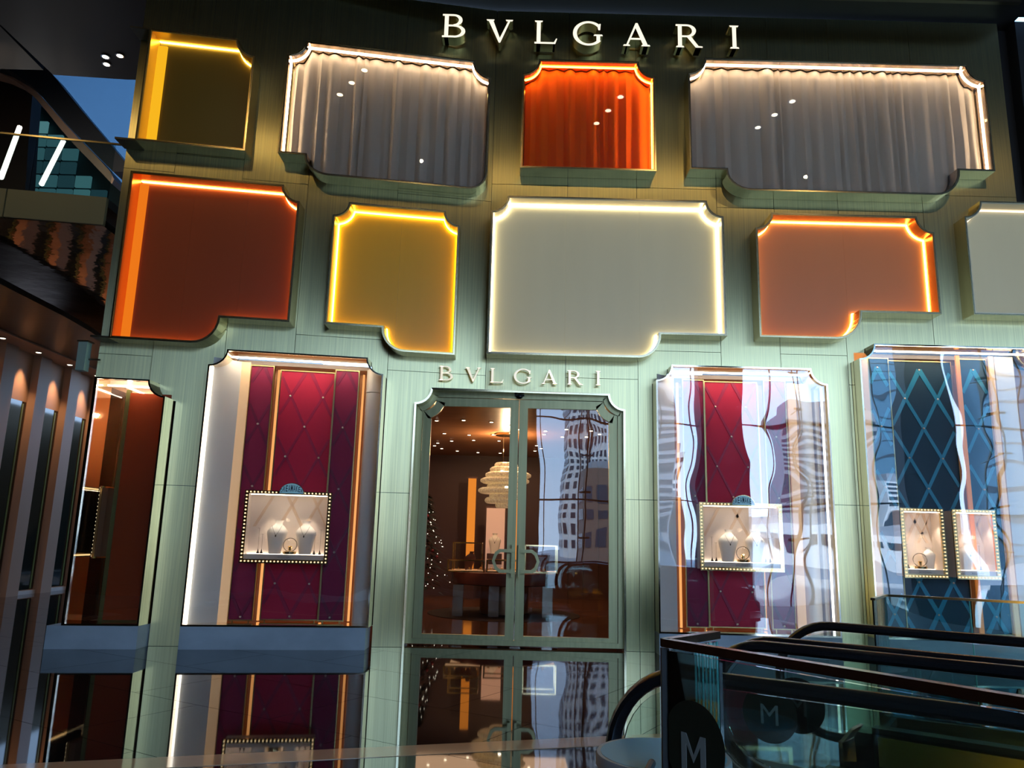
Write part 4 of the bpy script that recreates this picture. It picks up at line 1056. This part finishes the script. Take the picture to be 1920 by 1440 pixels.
# ------------------------------------------------------------------ escalators at the lower right
def esc_dir():
    a, b = on_z(1300, 1268, .95), on_z(1920, 1351, .95); return (b-a).normalized()
ED = esc_dir(); EN = Vector((-ED.y, ED.x, 0))
rubber = blackgloss
deck_m = pbr('escalator_deck', (.055, .045, .030), .25, .9)
grate = pbr('landing_metal', (.26, .23, .19), .3, .9)
def balustrade(apx, apy, label, length=4.6, r=.37, disc=None):
    c = on_z(apx, apy, .95); c.z = 0
    t = thing('escalator_balustrade', tuple(c), label, 'escalator handrail')
    top = .95
    def P(s, z, n=0.): return c+ED*s+EN*n+Vector((0, 0, z))
    path = [P(length, top)]+[P(length*(1-i/8), top) for i in range(1, 9)]
    path += [P(-r*math.sin(a), top-r+r*math.cos(a)) for a in [PI*i/20 for i in range(1, 21)]]
    path += [P(.25, top-2*r+.0), P(.55, top-2*r-.04)]
    MB().tube(path, .04, 10, sq=(.032, .042)).build('handrail', rubber, t, smooth=True)
    pg = [P(length, top-.035)]+[P(0, top-.035)]+[P(-(r-.05)*math.sin(a), top-r+(r-.05)*math.cos(a)) for a in [PI*i/16 for i in range(1, 17)]]+[P(.5, .28), P(length, .28)]
    n = len(pg); V = [tuple(p+EN*.006) for p in pg]+[tuple(p-EN*.006) for p in pg]
    MB().add(V, [tuple(range(n)), tuple(range(2*n-1, n-1, -1))]+[(i, (i+1) % n, n+(i+1) % n, n+i) for i in range(n)]).build('glass_pane', darkglass, t)
    def obox(s0, s1, n0, n1, z0, z1): 
        q = [P(s, z, nn) for z in (z0, z1) for s, nn in ((s0, n0), (s1, n0), (s1, n1), (s0, n1))]
        return MB().add(q, [(0, 3, 2, 1), (4, 5, 6, 7), (0, 1, 5, 4), (1, 2, 6, 5), (2, 3, 7, 6), (3, 0, 4, 7)])
    obox(.15, length, -.11, .11, .01, .29).build('deck', deck_m, t)
    obox(.25, length, -.06, .06, .29, .32).build('deck_trim', darkmetal, t)
    if disc:
        s0, z0, R_ = disc
        m = MB(); pts = [P(s0+R_*math.cos(a), z0+R_*math.sin(a), -.0075) for a in [2*PI*k/36 for k in range(36)]]
        m.add(pts+[p-EN*.0008 for p in pts], [tuple(range(36)), tuple(range(71, 35, -1))]+[(i, (i+1) % 36, 36+(i+1) % 36, 36+i) for i in range(36)])
        m.build('round_sticker', sticker, t)
        V, F = text_mesh('M', R_*1.0, .0004)
        cx = sum(v[0] for v in V)/len(V)
        V = [tuple(P(s0+(vx-cx), z0-R_*.36+vy, -.0095)-EN*vz) for vx, vy, vz in V]
        MB().add(V, F).build('lettering', sticker_m, t)
    return t
sticker = pbr('sticker_dark', (.020, .022, .012), .35)
sticker_m = pbr('sticker_letter', (.30, .30, .26), .4)
r4 = balustrade(1292, 1267, 'nearest black escalator handrail, sweeping round at the bottom centre right')
r3 = balustrade(1432, 1212, 'second black escalator handrail from the front, with a round dark sticker on its glass', disc=(.02, .60, .15))
r2 = balustrade(1452, 1204, 'third black escalator handrail from the front, close behind the second', disc=(.12, .62, .15))
r1 = balustrade(1556, 1174, 'farthest black escalator handrail, in front of the teal window')
def landing(apa, apb, label):
    a = on_z(*apa, .95); b = on_z(*apb, .95); a.z = b.z = 0
    t = thing('landing_plate', tuple(a), label, 'landing plate')
    def Q4(s0, s1, u0, u1, z0, z1):
        f = lambda s, u, z: a+(b-a)*u+ED*s+Vector((0, 0, z))
        q = [f(s, u, z) for z in (z0, z1) for s, u in ((s0, u0), (s1, u0), (s1, u1), (s0, u1))]
        return q
    FF = [(0, 3, 2, 1), (4, 5, 6, 7), (0, 1, 5, 4), (1, 2, 6, 5), (2, 3, 7, 6), (3, 0, 4, 7)]
    MB().add(Q4(-.75, 1.1, .10, .90, .002, .009), FF).build('plate', grate, t)
    m = MB(); n = 46
    for k in range(n): u = .12+.76*k/n; m.add(Q4(-.7, 1.05, u, u+.3/n, .009, .014), FF)
    tag(m.build('ridges', grate, t), kind='stuff')
    m = MB()
    for k in range(26): u = .12+.76*k/26; m.add(Q4(1.1, 3.6, u, u+.4*.76/26, .001, .03), FF)
    tag(m.build('step_ribs', pbr('step_dark', (.05, .05, .05), .35, .8), t), kind='stuff')
    return t
landing((1292, 1267), (1432, 1212), 'ridged metal landing plate between the two nearest handrails')
landing((1452, 1204), (1556, 1174), 'ridged metal landing plate between the two farthest handrails')
# gold lit inner skirt on the far balustrade
c1_ = on_z(1556, 1174, .95); c1_.z = 0
gs = thing('skirt_panel', tuple(c1_+ED*1.2), 'gold lit metal skirt along the far escalator at the right edge', 'skirt panel')
def obx(c, s0, s1, n0, n1, z0, z1, name, mat, par):
    q = [c+ED*s+EN*nn+Vector((0, 0, z)) for z in (z0, z1) for s, nn in ((s0, n0), (s1, n0), (s1, n1), (s0, n1))]
    return MB().add(q, [(0, 3, 2, 1), (4, 5, 6, 7), (0, 1, 5, 4), (1, 2, 6, 5), (2, 3, 7, 6), (3, 0, 4, 7)]).build(name, mat, par)
obx(c1_, .30, 4.4, -.135, -.113, .10, .28, 'skirt', pbr('skirt_gold', (.85, .45, .06), .4, .4), gs)
pl_ = c1_+ED*1.9-EN*.75; ll = lamp('skirt_fill', 'SPOT', (pl_.x, pl_.y, .62), 170, (1, .55, .14), .03, cone=2.2, blend=1)  # free-standing spot added to brighten the gold skirt
ll.rotation_euler = (c1_+ED*1.9+Vector((0, 0, .1))-Vector((pl_.x, pl_.y, .62))).to_track_quat('-Z', 'Y').to_euler()
# glass barrier in front of the escalators
BA, BB, BC = on_z(1246, 1197, 1.2), on_z(1343, 1183, 1.2), on_z(1960, 1312, 1.2)
br = thing('glass_barrier', (BA.x, BA.y, 0), 'green-edged glass barrier with a bronze top rail in front of the escalators', 'barrier')
rail_m = pbr('barrier_rail_bronze', (.14, .07, .045), .25, 1.)
def wall_box(a, b, t, z0, z1, name, mat, par):
    d = (b-a); d.z = 0; L_ = d.length; d.normalize(); n = Vector((-d.y, d.x, 0))*t/2
    q = [Vector((p.x, p.y, z))+s*n for z in (z0, z1) for p, s in ((a, -1), (b, -1), (b, 1), (a, 1))]
    return MB().add(q, [(0, 3, 2, 1), (4, 5, 6, 7), (0, 1, 5, 4), (1, 2, 6, 5), (2, 3, 7, 6), (3, 0, 4, 7)]).build(name, mat, par)
wall_box(BA, BC, .032, 1.175, 1.20, 'top_rail', rail_m, br)
wall_box(BA, BB, .032, 1.175, 1.20, 'top_rail', rail_m, br)
BM = on_z(1363, 1220, 1.2)
def along(a, b, u): return a+(b-a)*u
u1 = .205
wall_box(along(BA, BC, .02), along(BA, BC, u1), .014, .06, 1.165, 'glass_pane', greenglass, br)
wall_box(along(BA, BC, u1+.004), BC, .014, .06, 1.165, 'glass_pane', greenglass, br)
wall_box(along(BA, BB, .04), BB, .014, .06, 1.165, 'glass_pane', greenglass, br)
edge_g = pbr('glass_edge_green', (.10, .42, .40), .15)
for p in (along(BA, BC, u1), BB): MB().tube([(p.x, p.y, .06), (p.x, p.y, 1.165)], .004, 6).build('pane_edge', edge_g, br)
dd = (BC-BA).normalized()
MB().box(BA.x-.012, BA.x+.012, BA.y-.012, BA.y+.012, 0, 1.17).build('corner_post', black, br)
MB().box(BA.x+.014, BA.x+.019, BA.y-.01, BA.y+.0, .06, 1.165).build('post_edge', edge_g, br)
wall_box(BA, BC, .06, 0.0, .07, 'base_channel', darkmetal, br)
wall_box(BA, BB, .06, 0.0, .07, 'base_channel', darkmetal, br)
# round M sticker on the first pane
nb = Vector((-dd.y, dd.x, 0)).normalized()
if (CAM-BA).dot(nb) < 0: nb = -nb
# intersect pixel ray with the pane
def on_pane(px, py):
    r = ray(px, py); t = (BA-CAM).dot(nb)/r.dot(nb); return CAM+r*t
pc = on_pane(1304, 1396); pr = on_pane(1364, 1396); RR = (Vector((pr.x, pr.y, 0))-Vector((pc.x, pc.y, 0))).length*.98
dh = Vector((dd.x, dd.y, 0)).normalized()
def PD(u, v, o): return Vector((pc.x, pc.y, pc.z))+dh*u+Vector((0, 0, v))+nb*o
pts = [PD(max(-RR*.85, RR*math.cos(a)), RR*math.sin(a)*1.05, .0085) for a in [2*PI*k/48 for k in range(48)]]
MB().add(pts+[p-nb*.0006 for p in pts], [tuple(range(48)), tuple(range(95, 47, -1))]+[(i, (i+1) % 48, 48+(i+1) % 48, 48+i) for i in range(48)]).build('round_sticker', sticker, br)
mw, mh, st_ = RR*.80, RR*.98, RR*.17
def mpoly(ps, m):
    V = [PD(a, b-.03, .0105) for a, b in ps]; V += [PD(a, b-.03, .0092) for a, b in ps]; n = len(ps)
    m.add(V, [tuple(range(n)), tuple(range(2*n-1, n-1, -1))]+[(i, (i+1) % n, n+(i+1) % n, n+i) for i in range(n)])
m = MB(); w2, h2 = mw/2, mh/2
mpoly([(-w2, -h2), (-w2+st_, -h2), (-w2+st_, h2*.5), (0, -h2*.35), (w2-st_, h2*.5), (w2-st_, -h2), (w2, -h2), (w2, h2), (w2-st_, h2), (0, -h2*.0), (-w2+st_, h2), (-w2, h2)], m)
m.build('lettering', sticker_m, br)
# low glass balustrade in front of the teal window
C0, C1, C2 = on_z(1636, 1121, 1.1), on_z(1660, 1114, 1.1), on_z(2050, 1134, 1.1)
b2 = thing('glass_barrier', (C1.x, C1.y, 0), 'low glass barrier with a thin brass rail in front of the teal window', 'barrier')
for a, b in ((C0, C1), (C1, C2)):
    wall_box(a, b, .035, 1.08, 1.10, 'top_rail', pbr('rail_pale_brass', (.75, .66, .42), .2, 1.), b2)
wall_box(C0, C1, .012, .05, 1.08, 'glass_pane', greenglass, b2)
cm = along(C1, C2, .43)
wall_box(C1, cm, .012, .05, 1.08, 'glass_pane', greenglass, b2); wall_box(along(C1, C2, .435), C2, .012, .05, 1.08, 'glass_pane', greenglass, b2)
wall_box(C0, C1, .05, 0, .06, 'base_channel', darkmetal, b2); wall_box(C1, C2, .05, 0, .06, 'base_channel', darkmetal, b2)
for p in (C1, cm): MB().tube([(p.x, p.y, .05), (p.x, p.y, 1.08)], .005, 6).build('pane_edge', edge_g, b2)
# round blue-topped table at the bottom edge
tcn_ = Vector((.60, -8.20, .72)); rt = .25
tt = thing('round_table', (tcn_.x, tcn_.y, 0), 'round pale blue topped table with a white rim at the bottom edge', 'table')
MB().lathe([(rt-.018, .70), (rt-.018, .7285)], (tcn_.x, tcn_.y, 0), 48).build('top', pbr('table_blue', (.22, .66, .88), .4), tt)
MB().lathe([(rt-.03, .68), (rt, .685), (rt, .72), (rt-.004, .727), (rt-.022, .727), (rt-.024, .72)], (tcn_.x, tcn_.y, 0), 48).build('rim', pbr('table_rim', (.62, .58, .55), .3), tt, smooth=True)
MB().lathe([(.05, .02), (.05, .70)], (tcn_.x, tcn_.y, 0), 20).build('stem', chrome, tt, smooth=True)
MB().lathe([(.20, .0), (.20, .015), (.05, .03)], (tcn_.x, tcn_.y, 0), 30).build('foot', chrome, tt, smooth=True)
a, b = on_z(1222, 1430, .745), on_z(1208, 1460, .745)
hk = thing('grey_handle', tuple((a+b)/2), 'small grey rounded stick lying on the blue table top', 'stick')
MB().tube([Vector((a.x, a.y, .743)), Vector((b.x, b.y, .743))], .014, 10).build('bar', pbr('grey_plastic', (.08, .10, .11), .5), hk)
MB().ball((a.x, a.y, .743), .0145, 10, 6).build('tip', MATS['grey_plastic'], hk)
kp = on_z(1590, 1425, .35)
kc = thing('chrome_bracket', tuple(kp), 'small angled chrome bracket between the escalator handrails at the bottom', 'bracket')
MB().box(kp.x-.035, kp.x+.035, kp.y-.03, kp.y+.03, .0, .35).build('post', deck_m, kc)
MB().add([(kp.x-.035, kp.y-.03, .35), (kp.x+.035, kp.y-.03, .35), (kp.x+.035, kp.y+.03, .35), (kp.x-.035, kp.y+.03, .35), (kp.x-.035, kp.y-.02, .44), (kp.x+.035, kp.y-.02, .47), (kp.x+.035, kp.y+.03, .47), (kp.x-.035, kp.y+.03, .44)],
         [(0, 3, 2, 1), (4, 5, 6, 7), (0, 1, 5, 4), (1, 2, 6, 5), (2, 3, 7, 6), (3, 0, 4, 7)]).build('cap', chrome, kc)
MB().add([(kp.x-.03, kp.y-.02, .445), (kp.x+.03, kp.y-.02, .475), (kp.x+.03, kp.y+.02, .475), (kp.x-.03, kp.y+.02, .445), (kp.x+.03, kp.y-.02, .51), (kp.x+.09, kp.y-.02, .54), (kp.x+.09, kp.y+.02, .54), (kp.x+.03, kp.y+.02, .51)],
         [(0, 3, 2, 1), (4, 5, 6, 7), (0, 1, 5, 4), (1, 2, 6, 5), (2, 3, 7, 6), (3, 0, 4, 7)]).build('arm', chrome, kc)
